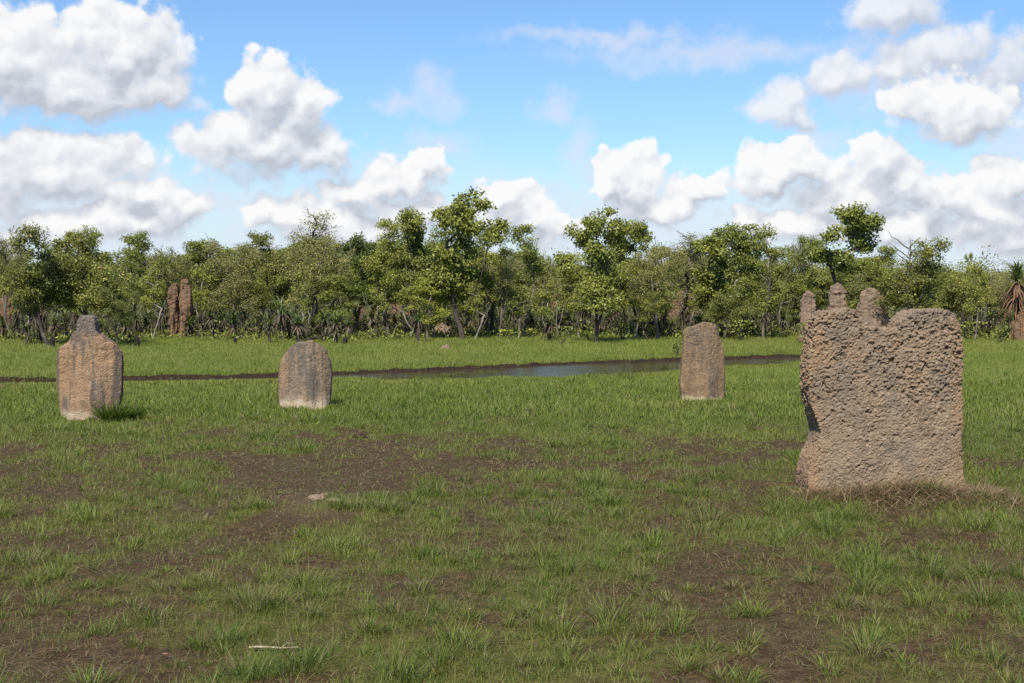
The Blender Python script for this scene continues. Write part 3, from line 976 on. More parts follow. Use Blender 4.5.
# second and third rows, alike and half hidden
rng = np.random.default_rng(5)
SECOND = {'open': 'clump-crowned gum half hidden behind the front row of trees', 'dense': 'dark bushy tree half hidden behind the front row of trees',
          'olive': 'fine-leaved olive tree half hidden behind the front row of trees', 'tall': 'narrow light-green tree half hidden behind the front row of trees',
          'umbrella': 'flat-topped tree half hidden behind the front row of trees', 'twiggy': 'sparse twiggy tree half hidden behind the front row of trees',
          'pale': 'pale-stemmed gum half hidden behind the front row of trees'}
kinds = ['olive', 'tall', 'dense', 'umbrella', 'tall', 'tall', 'twiggy', 'pale', 'open', 'dense']
n2 = 150
for k in range(n2):
    px = -70 + 1170 * (k + rng.uniform(-0.45, 0.45)) / n2
    Y = rng.uniform(58, 105)
    kd = kinds[int(rng.integers(len(kinds)))]
    base_top = np.interp(px, [-70, 150, 290, 480, 560, 700, 800, 880, 940, 1100], [244, 252, 244, 240, 262, 246, 258, 258, 272, 276])
    top = base_top + rng.uniform(-3, 22)
    plant_tree(kd, int(rng.integers(3)), px, top, rng.uniform(36, 60), Y, SECOND[kd], SECOND[kd].replace('half hidden behind', 'behind').replace('tree half', 'trees half'))

for k in range(58):
    px = -40 + 1080 * (k + rng.uniform(-0.5, 0.5)) / 58
    if 795 < px < 905 or 158 < px < 200:
        continue
    plant_tree('sapling', int(rng.integers(4)), px, rng.uniform(262, 292), rng.uniform(16, 26), rng.uniform(49.5, 56), 'slender pale-stemmed sapling among the palms at the front of the woodland', 'slender saplings among the palms')

# far woodland, one mass
ms = Mesher()
rng = np.random.default_rng(8)
nt = 620
yy = 110 * (900 / 110) ** rng.uniform(0, 1, nt)
xx = rng.uniform(-0.62, 0.66, nt) * yy
zz = height(xx, yy)
for x, y, z in zip(xx, yy, zz):
    H = rng.uniform(4.0, 6.4) if y < 320 else rng.uniform(6, 9.5)
    sc_ = max(1.0, y / 160)
    m = int(420 / sc_ ** 0.7)
    cw = H * rng.uniform(0.26, 0.42)
    nl = 7
    lc = np.stack([rng.normal(size=nl) * cw * 0.55, rng.normal(size=nl) * cw * 0.55, H * rng.uniform(0.35, 0.85, nl)], 1)
    c = lc[rng.integers(nl, size=m)] + rng.normal(size=(m, 3)) * cw * 0.33
    c[:, 2] = np.clip(c[:, 2], 0.2, H)
    leaves(ms, c + np.array([x, y, z]), 0.22 * sc_ ** 0.75, rng, 0.2, 0.6, np.clip(rng.normal(rng.uniform(0.25, 0.75), 0.15, m), 0, 1))
L_FAR = leaf_mat('far_leaf', [(0.0, (0.1007, 0.1221, 0.0316)), (0.5, (0.1907, 0.1953, 0.0507)), (1.0, (0.3044, 0.2775, 0.0792))], 0.0, 0.25, 0.5)
o = link('far_woodland', ms.mesh('far_woodland'), L_FAR)
tag(o, 'continuous mass of distant low woodland closing the view', 'woodland', kind='stuff')

# ------------------------------------------------------------------ small skirted palms along the woodland edge
def strap(ms, base, yaw, lean, curl, L, w, tone, seg=3, fold=0.0):
    d0 = np.array([math.cos(yaw), math.sin(yaw)])
    s = np.array([-d0[1], d0[0], 0])
    p = np.array(base, float); P = [p.copy()]
    for k in range(seg):
        a = lean + curl * k / max(1, seg - 1)
        p = p + np.array([d0[0] * math.sin(a), d0[1] * math.sin(a), math.cos(a)]) * L / seg
        P.append(p.copy())
    W = [0.7, 1.0, 0.8, 0.12][:seg + 1] if seg == 3 else np.linspace(1, 0.15, seg + 1)
    V = []
    for q, ww in zip(P, W):
        V += [q - s * w * ww, q + s * w * ww]
    q = [[2 * k, 2 * k + 1, 2 * k + 3, 2 * k + 2] for k in range(seg)]
    ms.addq(np.array(V), q, np.full(len(V), tone))


M_STRAP = leaf_mat('palm_strap_leaf', [(0.0, (0.0546, 0.0780, 0.0208)), (0.5, (0.1105, 0.1495, 0.0390)), (1.0, (0.2015, 0.2275, 0.0780))], 0.3, 0.25, 0.4, (0.12, 0.13, 0.04), 0.4)
M_DEAD = leaf_mat('dead_palm_leaf', [(0.0, (0.0530, 0.0365, 0.0277)), (0.5, (0.1092, 0.0791, 0.0623)), (1.0, (0.1872, 0.1430, 0.1154))], 0.3, 0.1, 0.8, (0.1600, 0.1014, 0.0666), 0.1)


M_RUST = leaf_mat('rusty_palm_leaf', [(0.0, (0.055, 0.032, 0.020)), (0.5, (0.125, 0.070, 0.042)), (1.0, (0.21, 0.13, 0.085))], 0.0, 0.1, 0.8, (0.20, 0.13, 0.09), 0.1)


def palm_proto(seed, trunk_h, nleaf, nskirt, L, skirt_len=None, dead=None, spread=0.25):
    rng = np.random.default_rng(seed)
    tr = Mesher()
    zs = np.linspace(-0.1, trunk_h, 6)
    tube(tr, np.stack([0.03 * np.sin(zs * 3 + seed), 0.03 * np.cos(zs * 2 + seed), zs], 1), np.linspace(0.085, 0.07, 6) * (1 + 0.1 * rng.normal(size=6)), 7)
    cr, sk = Mesher(), Mesher()
    for k in range(nleaf):
        u = rng.uniform(0, 1)
        strap(cr, (rng.normal() * 0.03, rng.normal() * 0.03, trunk_h - 0.02 + 0.08 * u), rng.uniform(0, 6.28), 0.15 + 1.15 * (1 - u), rng.uniform(0.5, 1.25), L * rng.uniform(0.7, 1.15), rng.uniform(0.022, 0.036), float(np.clip(rng.normal(0.5, 0.25), 0, 1)))
    for k in range(nskirt):
        strap(sk, (rng.normal() * 0.04, rng.normal() * 0.04, trunk_h - rng.uniform(0, spread)), rng.uniform(0, 6.28), rng.uniform(1.5, 2.3), rng.uniform(0.4, 0.9), (skirt_len or min(L * 0.85, trunk_h * 0.95)) * rng.uniform(0.6, 1.1), rng.uniform(0.022, 0.04), float(rng.uniform(0, 1)))
    a, b_, c_ = tr.mesh('trunk', True), cr.mesh('crown'), sk.mesh('dead_skirt')
    a.materials.append(B_DARK); b_.materials.append(M_STRAP); c_.materials.append(dead or M_DEAD)
    root = bpy.data.objects.new('skirted_palm', None); COL.objects.link(root)
    for nm, mm in (('trunk', a), ('crown', b_), ('dead_skirt', c_)):
        link(nm, mm, None, root)
    return root


PALMS = [palm_proto(201, 0.75, 46, 34, 0.62), palm_proto(202, 0.95, 40, 46, 0.66), palm_proto(203, 0.55, 50, 26, 0.58), palm_proto(204, 1.2, 38, 50, 0.6), palm_proto(205, 0.8, 34, 60, 0.7), palm_proto(206, 2.05, 70, 170, 0.85, 1.0, M_RUST, 0.9)]
pused = set()
rng = np.random.default_rng(77)
PALM_L = 'small spiky palm with a drooping skirt of dead leaves in the row under the trees'


def palm(px, Y, s, k, label=PALM_L, group='small palms at the foot of the woodland'):
    r = PALMS[k] if k not in pused else copy_tree(PALMS[k])
    pused.add(k)
    x = (px - 512) / F * Y
    r.location = (x, Y, float(height(np.array([x]), np.array([Y]))[0])); r.scale = (s, s, s * rng.uniform(0.85, 1.2))
    r.rotation_euler = (0, 0, rng.uniform(0, 6.28))
    r['label'] = label; r['category'] = 'palm'; r['group'] = group


edge = lambda px: np.interp(px, [-80, 60, 150, 330, 460, 520, 600, 700, 800, 900, 1100], [51, 49, 52, 49, 52, 55, 53, 52, 54, 52, 50])
for k in range(125):
    px = -50 + 870 * (k + rng.uniform(-0.5, 0.5)) / 125
    Y = edge(px) + abs(rng.normal()) * 4.0 - 1.0
    palm(px, Y, rng.uniform(0.62, 1.05), int(rng.integers(5)))
for px in (880, 905, 975, 990, 1035):
    palm(px, rng.uniform(51, 57), rng.uniform(0.8, 1.2), int(rng.integers(5)))
palm(1016, 49.6, 1.0, 5, 'tall shaggy palm with rust-brown skirt beside the low orange-brown mound at the right border', 'tall palms')
palm(40, 46, 0.7, 2, 'small palm standing forward on the grass left of the spired orange mound', 'palms standing forward of the row')
palm(270, 46.5, 0.8, 0, 'palm standing forward of the row just left above the tombstone-shaped mound', 'palms standing forward of the row')
palm(298, 45.8, 0.8, 1, 'palm standing forward of the row, touching the skyline of the tombstone-shaped mound', 'palms standing forward of the row')
palm(336, 46.5, 0.85, 4, 'palm standing forward of the row just right above the tombstone-shaped mound', 'palms standing forward of the row')
palm(418, 47.5, 0.85, 1, 'palm standing forward of the row just left of the boulder-like mound', 'palms standing forward of the row')
palm(549, 48.5, 0.95, 4, 'palm with big dead skirt standing forward, left of the forked gum above the pool', 'palms standing forward of the row')

# undergrowth: low leaves and rank grass below the trees
ms = Mesher()
n = 5200
px = RNG.uniform(-120, 1150, n)
Y = edge(px) + np.where(RNG.uniform(size=n) < 0.4, np.abs(RNG.normal(size=n)) * 6 - 1.5, RNG.uniform(2, 60, n))
X = (px - 512) / F * Y
Z = height(X, Y)
for x, y, z in zip(X, Y, Z):
    m = int(RNG.integers(8, 26))
    r = RNG.uniform(0.12, 0.42) if y < 56 else RNG.uniform(0.2, 0.75)
    g = RNG.normal(size=(m, 3)) * r * np.array([1, 1, 0.55]); g[:, 2] = np.abs(g[:, 2]) + 0.03
    leaves(ms, g + np.array([x, y, z]), RNG.uniform(0.10, 0.20) * (1 if y < 56 else 1.35), RNG, -0.5, 0.45, np.clip(RNG.normal(RNG.uniform(0.2, 0.8), 0.2, m), 0, 1))
o = link('undergrowth', ms.mesh('undergrowth'), L_GUM)
tag(o, 'rank low green undergrowth filling the foot of the woodland', 'undergrowth', kind='stuff')
ms = Mesher()
n = 1500
px = RNG.uniform(-120, 1150, n)
Y = edge(px) + np.abs(RNG.normal(size=n)) * 14
X = (px - 512) / F * Y
Z = height(X, Y)
for x, y, z in zip(X, Y, Z):
    m = int(RNG.integers(6, 16))
    for q in range(m):
        strap(ms, (x + RNG.normal() * 0.15, y + RNG.normal() * 0.15, z), RNG.uniform(0, 6.28), RNG.uniform(0.0, 0.7), RNG.uniform(0.2, 1.2), RNG.uniform(0.4, 1.3), RNG.uniform(0.015, 0.03), float(RNG.uniform(0, 1)), seg=2)
o = link('dead_thatch', ms.mesh('dead_thatch'), M_DEAD)
tag(o, 'tangle of dry brown stems and fallen fronds between the trunks', 'dry thatch', kind='stuff')


# low broad-leaved shrubs on the meadow edge
def shrub(px, py, hpx, wpx, label, mat=L_FRESH, seed=1, n=90, leaf=0.11, group='low shrubs on the meadow'):
    rng = np.random.default_rng(seed)
    x, Y = ground(px, py)
    s = Y / F
    h, w = hpx * s, wpx * s / 2
    root = bpy.data.objects.new('shrub', None); COL.objects.link(root)
    st, lf = Mesher(), Mesher()
    for k in range(7):
        e = np.array([rng.normal() * w * 0.5, rng.normal() * w * 0.4, h * rng.uniform(0.55, 0.95)])
        tt = np.linspace(0, 1, 5)[:, None]
        tube(st, np.array([0, 0, -0.03]) + e * tt + np.array([0, 0, 0.08 * h]) * np.sin(tt * 3.14), np.linspace(0.012, 0.005, 5), 4)
        c = e + rng.normal(size=(n // 7, 3)) * np.array([w * 0.35, w * 0.35, h * 0.25]); c[:, 2] = np.clip(c[:, 2], 0.02, h)
        leaves(lf, c, leaf, rng, -0.2, 0.6)
    link('stem', st.mesh('stem', True), B_DARK, root); link('foliage', lf.mesh('foliage'), mat, root)
    root.location = (x, Y, float(height(np.array([x]), np.array([Y]))[0]))
    tag(root, label, 'shrub', group)


shrub(510, 339, 9, 22, 'low yellow-green shrub at the palms, above the left half of the pool', seed=1)
shrub(530, 338, 9, 24, 'low yellow-green shrub between the left pool shrub and the upright dark-leaved one', seed=2)
shrub(563, 344, 17, 18, 'upright dark-leaved shrub standing forward on the grass above the bright water', L_GUM, 3, 110)
shrub(590, 340, 9, 26, 'low lime shrub at the foot of the forked gum', seed=4)
shrub(622, 340, 22, 26, 'largest leafy shrub, right of the forked gum trunk', L_GUM, 5, 190)
shrub(648, 338, 12, 20, 'small leafy shrub right of the largest shrub', L_FRESH, 6)
shrub(677, 357, 14, 9, 'dark sprig growing against the left side of the blunt-topped brown mound', L_DARK, 7, 60, 0.09)
shrub(33, 344, 9, 14, 'dark little shrub on the grass left of the spired orange mound', L_DARK, 8, 60)
shrub(128, 346, 12, 16, 'dark little shrub on the grass just right of the grey spire', L_DARK, 9, 70)
shrub(700, 341, 12, 30, 'leafy shrub showing behind the top of the blunt-topped brown mound', L_FRESH, 10, 120)
shrub(742, 341, 20, 34, 'dense leafy shrub below the white-trunked tree', L_FRESH, 12, 190)
shrub(965, 340, 18, 34, 'leafy shrub beside the upper right corner of the big slab', L_GUM, 13, 190)
shrub(1001, 343, 16, 18, 'leafy shrub just left of the tall rust-skirted palm', L_FRESH, 14, 120)

shrub(805, 344, 20, 18, 'leafy shrub covering the foot of the slim half-hidden mound', L_GUM, 15, 150)


# charred stumps and a fallen trunk on the meadow edge
def stump(px, py, hpx, label, seed):
    rng = np.random.default_rng(seed)
    x, Y = ground(px, py); s = Y / F
    ms = Mesher()
    h = hpx * s
    zs = np.linspace(-0.05, h, 7)
    tube(ms, np.stack([0.12 * h * np.sin(zs * 2 + seed), 0.05 * np.cos(zs * 3), zs], 1), np.array([0.10, 0.085, 0.075, 0.075, 0.07, 0.055, 0.01]) * rng.uniform(0.8, 1.2), 8)
    tube(ms, np.array([[0, 0, h * 0.55], [0.10, 0.02, h * 0.75], [0.16, 0.02, h * 0.8]]), [0.035, 0.025, 0.006], 6)
    o = link('charred_stump', ms.mesh('charred_stump', True), B_CHAR, loc=(x, Y, float(height(np.array([x]), np.array([Y]))[0])))
    tag(o, label, 'stump', 'charred stumps on the meadow edge')


B_CHAR = bark_mat('charred_wood', (0.012, 0.010, 0.009), (0.045, 0.036, 0.030))
stump(128, 344, 10, 'stubby charred stump just right of the grey spire', 1)
stump(136, 347, 13, 'thin charred stump between the grey spire and the twin-ridged mound', 2)
stump(235, 344, 7, 'small charred stump on the grass left of the tombstone-shaped mound', 3)
stump(53, 347, 11, 'charred stump at the left shoulder of the orange mound', 4)
stump(346, 345, 9, 'charred peg on the grass right above the tombstone-shaped mound', 5)
ms = Mesher()
pts = np.array([[-0.9, 0, 0.05], [-0.4, 0.1, 0.16], [0.1, 0.05, 0.30], [0.55, 0.15, 0.42], [0.9, 0.2, 0.62]])
tube(ms, pts, [0.10, 0.11, 0.09, 0.07, 0.02], 8)
tube(ms, np.array([[0.1, 0.05, 0.3], [0.35, -0.1, 0.28], [0.7, -0.2, 0.12]]), [0.05, 0.04, 0.01], 6)
x, Y = ground(314, 342)
o = link('fallen_log', ms.mesh('fallen_log', True), B_CHAR, loc=(x, Y, 0)); o.scale = (0.62, 0.62, 0.55)
tag(o, 'charred fallen trunk lying behind the top of the tombstone-shaped mound', 'log')

# dead bare snag above the dark tree on the right
ms = Mesher()
rng = np.random.default_rng(4)
nodes_top = at_depth(911, 238, 47)[1]
tube(ms, np.array([[0, 0, -0.1], [0.08, 0, 1.2], [-0.05, 0.05, 2.4], [0.06, 0, nodes_top - 0.6], [0.02, 0, nodes_top]]), [0.10, 0.085, 0.06, 0.035, 0.012], 7)
for k in range(12):
    z = rng.uniform(1.8, nodes_top - 0.3); a = rng.uniform(0, 6.28); L = rng.uniform(0.4, 0.95)
    d = np.array([math.cos(a), math.sin(a) * 0.6, 0.7])
    p0 = np.array([0, 0, z]); tt = np.linspace(0, 1, 5)[:, None]
    tube(ms, p0 + d * L * tt + rng.normal(size=(5, 3)) * 0.04 * tt, np.linspace(0.032, 0.006, 5), 5)
x = (911 - 512) / F * 47.0
o = link('dead_tree', ms.mesh('dead_tree', True), B_GREY, loc=(x, 47.3, 0))
tag(o, 'leafless dead snag poking out of the dark round tree over the big slab', 'dead tree')

# ------------------------------------------------------------------ grass field
G = Grass()


def ready(x, y, extra=None):
    k, z = keep(x, y)
    return x[k], y[k], z[k], k


def patchy_tone(x, y, s=91):
    return fbm2(x, y, 1.6, 3, s)


# fine short sward between the tufts, coarser with distance
for (y0, y1, dens, l0, l1, hw, seg) in ((5.2, 9.5, 1900, 0.035, 0.095, 0.0014, 1), (9.5, 14, 2000, 0.035, 0.09, 0.0018, 1), (14, 20, 1200, 0.04, 0.09, 0.0028, 1),
                                       (20, 28, 620, 0.06, 0.14, 0.0048, 1), (28, 40, 480, 0.05, 0.11, 0.0065, 0), (40, 62, 260, 0.05, 0.115, 0.010, 0)):
    x, y = scatter(y0, y1, dens)
    d = grass_density(x, y)
    d = np.where(y > 29, np.maximum(d, 0.75), d)
    k = RNG.uniform(size=len(x)) < (0.13 + 0.87 * d)
    x, y, d = x[k], y[k], d[k]
    x, y, z, kk = ready(x, y); d = d[kk]
    n = len(x)
    L = RNG.uniform(l0, l1, n) * (0.55 + 0.75 * d) * np.where((y > 24) & (y < bank_y(x)), np.clip((z + 0.085) / 0.10, 0.35, 1), 1)
    tone = np.clip(0.15 + 0.7 * patchy_tone(x, y) + RNG.normal(size=n) * 0.17 + np.interp(y, [16, 22, 30], [0.02, 0.13, 0.36]), 0, 1)
    dry = np.clip((RNG.uniform(size=n) < np.interp(y, [6, 16, 22, 30], [0.22, 0.26, 0.14, 0.05]) * (1.3 - 0.6 * d)).astype(float) * RNG.uniform(0.4, 1.0, n), 0, 1)
    G.add(x, y, z - 0.004, L, hw * RNG.uniform(0.6, 1.3, n), RNG.uniform(0, 6.28, n), RNG.uniform(0.05, 0.75, n), RNG.uniform(0.1, 0.9, n), tone, dry, seg=seg)

# tufts
def tufts(y0, y1, dens, nb, rad, lmin, lmax, hw, seg=2, power=1.0, dryp=0.10):
    x, y = scatter(y0, y1, dens)
    d = grass_density(x, y)
    k = RNG.uniform(size=len(x)) < d ** power
    x, y, d = x[k], y[k], d[k]
    size = np.clip(RNG.lognormal(0, 0.38, len(x)), 0.4, 2.1) * (0.6 + 0.5 * d)
    cnt = (nb * size ** 1.3 * RNG.uniform(0.6, 1.3, len(x))).astype(int) + 3
    tt = RNG.uniform(-0.16, 0.16, len(x))
    tdry = (RNG.uniform(size=len(x)) < 0.10) * 0.5
    rep = np.repeat(np.arange(len(x)), cnt)
    n = len(rep)
    a = RNG.uniform(0, 6.28, n); r = np.sqrt(RNG.uniform(0, 1, n)) * rad * size[rep]
    bx, by = x[rep] + r * np.cos(a), y[rep] + r * np.sin(a)
    kk, z = keep(bx, by)
    rep, a, r, bx, by, z = rep[kk], a[kk], r[kk], bx[kk], by[kk], z[kk]
    n = len(rep)
    L = RNG.uniform(lmin, lmax, n) * size[rep] * np.where((by > 24) & (by < bank_y(bx)), np.clip((z + 0.085) / 0.10, 0.3, 1), 1)
    lean = np.clip(0.12 + 0.75 * r / (rad * size[rep]) + RNG.normal(size=n) * 0.18, 0, 1.3)
    yaw = a + RNG.normal(size=n) * 0.5
    tone = np.clip(0.10 + 0.62 * patchy_tone(bx, by, 93) + tt[rep] + RNG.normal(size=n) * 0.15, 0, 1)
    dry = np.clip((RNG.uniform(size=n) < dryp + tdry[rep]).astype(float) * RNG.uniform(0.4, 1, n), 0, 1)
    G.add(bx, by, z - 0.006, L, hw * RNG.uniform(0.6, 1.35, n), yaw, lean, RNG.uniform(0.1, 1.0, n), tone, dry, seg=seg)


tufts(5.2, 9.5, 30, 58, 0.055, 0.05, 0.14, 0.0016, 3, 1.2, 0.24)
tufts(9.5, 14, 18, 42, 0.06, 0.05, 0.135, 0.0021, 2, 1.3, 0.21)
tufts(14, 20, 7, 24, 0.075, 0.06, 0.13, 0.0034, 2, 1.5, 0.12)
tufts(20, 29, 5, 18, 0.09, 0.07, 0.15, 0.005, 1, 1.0, 0.05)
tufts(29, 40, 1.5, 12, 0.12, 0.06, 0.13, 0.007, 1, 1.0, 0.04)
# grass growing up against the feet of the mounds
for (mx_, my_, hw, hd) in MOUND_SPOTS[1:]:
    n = 620
    x = mx_ + RNG.uniform(-1.25, 1.25, n) * hw
    y = my_ - 0.08 - np.abs(RNG.normal(size=n)) * 0.16 + 0.12 * (np.abs(x - mx_) / hw) ** 2
    k = fbm2(x, y * 0, 0.16, 2, 97) > 0.44
    x, y = x[k], y[k]; n = len(x); z = height(x, y)
    G.add(x, y, z - 0.005, RNG.uniform(0.04, 0.13, n), RNG.uniform(0.003, 0.006, n), RNG.uniform(0, 6.28, n), RNG.uniform(0, 0.6, n), RNG.uniform(0.1, 0.9, n), RNG.uniform(0.2, 0.8, n), (RNG.uniform(size=n) < 0.1) * 0.7, seg=2)
# dead blades and leaf litter lying on the soil
for (y0, y1, dens, l0, l1, hw) in ((5.2, 10, 520, 0.03, 0.10, 0.0016), (10, 15, 330, 0.03, 0.11, 0.0022), (15, 22, 200, 0.04, 0.12, 0.0034)):
    x, y = scatter(y0, y1, dens)
    k = RNG.uniform(size=len(x)) < 1.0 - 0.6 * grass_density(x, y)
    x, y, z, kk = ready(x[k], y[k]); n = len(x)
    G.add(x, y, z + 0.003, RNG.uniform(l0, l1, n), hw * RNG.uniform(0.5, 2.2, n), RNG.uniform(0, 6.28, n), RNG.uniform(1.2, 1.55, n), RNG.uniform(-0.1, 0.3, n), RNG.uniform(0, 1, n), RNG.uniform(0.7, 1.0, n), seg=1)
# fringe of grass along the banks
bxs = RNG.uniform(_bx[0], _x_at(850, 36), 5200)
side = RNG.uniform(size=5200) < 0.6
by = np.where(side, bank_y(bxs) + np.abs(RNG.normal(size=5200)) * 0.22 - 0.10 * (fbm2(bxs, bxs * 0, 0.5, 2, 39) > 0.55), bank_y(bxs) - np.maximum(pool_w(bxs), 0) - 0.1 - np.abs(RNG.normal(size=5200)) * 0.5)
z = height(bxs, by); k = z > -0.07
bxs, by, z = bxs[k], by[k], z[k]; n = len(bxs)
G.add(bxs, by, z - 0.005, RNG.uniform(0.04, 0.11, n), np.full(n, 0.007), RNG.uniform(0, 6.28, n), RNG.uniform(0, 0.7, n), RNG.uniform(0.1, 0.8, n), RNG.uniform(0.2, 0.8, n), np.zeros(n), seg=1)
o = G.build('meadow_grass', M_GRASS)
tag(o, 'wild green grass in tufts and thin sward over the damp meadow', 'grass', kind='stuff')

# dry matted grass round the foot of the big slab
D = Grass()
n = 11000
u = RNG.uniform(0, 1, n)
px = 800 + 215 * u ** 0.95
gx = (px - 512) / F * (Yb - 0.35)
hump = np.interp(px, [800, 830, 880, 930, 960, 990, 1015], [0.01, 0.03, 0.12, 0.14, 0.09, 0.04, 0.01])
gy = Yb - 0.16 - np.abs(RNG.normal(size=n)) * np.interp(px, [800, 900, 1015], [0.22, 0.30, 0.34]) + np.where(px > 968, RNG.uniform(-0.2, 0.5, n), 0)
gz = height(gx, gy) + hump * RNG.uniform(0, 1, n) * np.exp(-((gy - Yb + 0.3) / 0.4) ** 2)
D.add(gx, gy, gz, RNG.uniform(0.08, 0.28, n), RNG.uniform(0.0013, 0.0028, n), RNG.uniform(0, 6.28, n), RNG.uniform(0.95, 1.75, n), RNG.uniform(-0.2, 0.6, n), RNG.uniform(0, 1, n), (RNG.uniform(size=n) < 0.13).astype(float), seg=3)
M_DRYG = grass_mat('dry_grass_blade', [(0.0, (0.0986, 0.0633, 0.0385)), (0.5, (0.2204, 0.1474, 0.0885)), (1.0, (0.4408, 0.3167, 0.1924))], (0.1160, 0.1529, 0.0289))
o = D.build('dry_grass', M_DRYG)
tag(o, 'brown matted dry grass heaped round the foot of the big slab', 'dry grass', kind='stuff')


def tuft_thing(px, py, n, L, rad, label, ramp_lo=0.1, ramp_hi=0.5, hw=0.003):
    x0, y0 = ground(px, py)
    g = Grass()
    a = RNG.uniform(0, 6.28, n); r = np.sqrt(RNG.uniform(0, 1, n)) * rad
    g.add(r * np.cos(a), r * np.sin(a), np.zeros(n) - 0.005, RNG.uniform(0.5, 1.1, n) * L, np.full(n, hw), a + RNG.normal(size=n) * 0.5, np.clip(0.1 + 0.6 * r / rad + RNG.normal(size=n) * 0.15, 0, 1.3), RNG.uniform(0.1, 0.9, n), RNG.uniform(ramp_lo, ramp_hi, n), (RNG.uniform(size=n) < 0.04) * 0.6, seg=3)
    o = g.build('grass_tuft', M_GRASS)
    o.location = (x0, y0, float(height(np.array([x0]), np.array([y0]))[0]))
    tag(o, label, 'grass tuft', 'single tall grass tufts at the foot of mounds')


tuft_thing(929, 499, 150, 0.30, 0.07, 'upright green tuft growing through the dry grass at the big slab')
tuft_thing(113, 421, 420, 0.40, 0.20, 'bushy dark-green tuft at the right foot of the spired orange mound', 0.0, 0.35, 0.0055)
tuft_thing(128, 419, 220, 0.30, 0.18, 'lower dark-green tuft just right of the bushy tuft by the orange mound', 0.0, 0.4, 0.0055)

# ------------------------------------------------------------------ small things on the ground
def lumpy(name, px, py, r, squash, mat, label, cat, seed, group=None):
    bm = bmesh.new(); bmesh.ops.create_icosphere(bm, subdivisions=4, radius=1.0)
    me = bpy.data.meshes.new(name); bm.to_mesh(me); bm.free()
    V = np.empty(len(me.vertices) * 3, np.float32); me.vertices.foreach_get('co', V); V = V.reshape(-1, 3).astype(float)
    d = 0.65 + 0.7 * fbm(V * 1.7 + seed, 3, seed) + 0.18 * (fbm(V * 6 + seed, 2, seed + 3) - 0.5)
    V = V * d[:, None] * r * np.array([1.2, 0.9, squash])
    me.vertices.foreach_set('co', V.astype(np.float32).ravel())
    x, y = ground(px, py)
    o = link(name, me, mat, loc=(x, y, float(height(np.array([x]), np.array([y]))[0]) + r * squash * 0.25))
    o.rotation_euler.z = seed
    tag(o, label, cat, group)


M_CLOD = mound_mat('dark_clod_earth', (0.05, 0.032, 0.022), (0.07, 0.045, 0.03), (0.03, 0.025, 0.02), bump_scale=60)
M_PEB = mound_mat('pale_clod_earth', (0.22, 0.155, 0.11), (0.25, 0.165, 0.11), (0.16, 0.125, 0.10), bump_scale=60)
lumpy('earth_clod', 360, 437, 0.075, 0.75, M_CLOD, 'dark clod of earth alone on the grass right below the tombstone-shaped mound', 'clod', 3)
lumpy('earth_clod', 317, 508, 0.085, 0.42, M_PEB, 'largest pale clod on the low eroded rise in the grass', 'clod', 5, 'pale clods on the eroded rise')
lumpy('earth_clod', 333, 510, 0.055, 0.4, M_PEB, 'small pale clod just right of the largest one on the eroded rise', 'clod', 6, 'pale clods on the eroded rise')
lumpy('earth_clod', 325, 503, 0.045, 0.4, M_PEB, 'small pale clod just behind the largest one on the eroded rise', 'clod', 8, 'pale clods on the eroded rise')

M_STICK = bark_mat('weathered_stick', (0.20, 0.155, 0.11), (0.42, 0.35, 0.26), 20)


def stick(px0, py0, px1, py1, r, label):
    a = np.array([*ground(px0, py0), 0]); c = np.array([*ground(px1, py1), 0])
    tt = np.linspace(0, 1, 7)[:, None]
    P = (c - a) * tt
    P[:, 1] += 0.012 * np.sin(tt[:, 0] * 7); P[:, 2] = height(a[0] + P[:, 0], a[1] + P[:, 1]) + r + 0.02
    ms = Mesher(); tube(ms, P, r * np.linspace(1, 0.6, 7), 7)
    tube(ms, np.array([P[4], P[4] + [0.03, 0.03, 0.02], P[4] + [0.07, 0.05, 0.015]]), [r * 0.5, r * 0.4, r * 0.2], 5)
    o = link('fallen_stick', ms.mesh('fallen_stick', True), M_STICK, loc=(a[0], a[1], 0))
    tag(o, label, 'stick')


stick(249, 651, 298, 652, 0.008, 'thin pale fallen stick lying flat among tufts near the lower edge')


def dead_leaf(px, py, s, col, label, seed):
    rng = np.random.default_rng(seed)
    x, y = ground(px, py)
    u = np.linspace(-1, 1, 7)
    w = s * 0.42 * np.sqrt(np.clip(1 - u ** 2, 0.001, 1))
    V, q = [], []
    for k, (uu, ww) in enumerate(zip(u, w)):
        V += [(uu * s, -ww, 0.3 * s * uu * uu + 0.35 * ww), (uu * s, 0, 0.3 * s * uu * uu), (uu * s, ww, 0.3 * s * uu * uu + 0.35 * ww)]
        if k < 6:
            q += [[3 * k, 3 * k + 3, 3 * k + 4, 3 * k + 1], [3 * k + 1, 3 * k + 4, 3 * k + 5, 3 * k + 2]]
    me = mesh_np('fallen_leaf', np.array(V), [np.array(q)], {'tone': np.full(len(V), 0.5)})
    m = leaf_mat('fallen_leaf_' + label.split()[0], [(0, col), (1, col)], 0, 0.2, 0.6)
    o = link('fallen_leaf', me, m, loc=(x, y, float(height(np.array([x]), np.array([y]))[0]) + 0.03))
    o.rotation_euler = (rng.uniform(-0.4, 0.4), rng.uniform(-0.3, 0.3), rng.uniform(0, 6.28))
    tag(o, label, 'leaf', 'fallen leaves')


dead_leaf(163, 658, 0.035, (0.30, 0.17, 0.12), 'rusty curled fallen leaf on bare soil left of the stick', 1)
dead_leaf(470, 617, 0.03, (0.55, 0.52, 0.45), 'whitish fallen leaf lying in the tufts near the middle of the foreground', 2)
dead_leaf(434, 626, 0.025, (0.40, 0.27, 0.2), 'tan fallen leaf right of the stick on bare soil', 3)

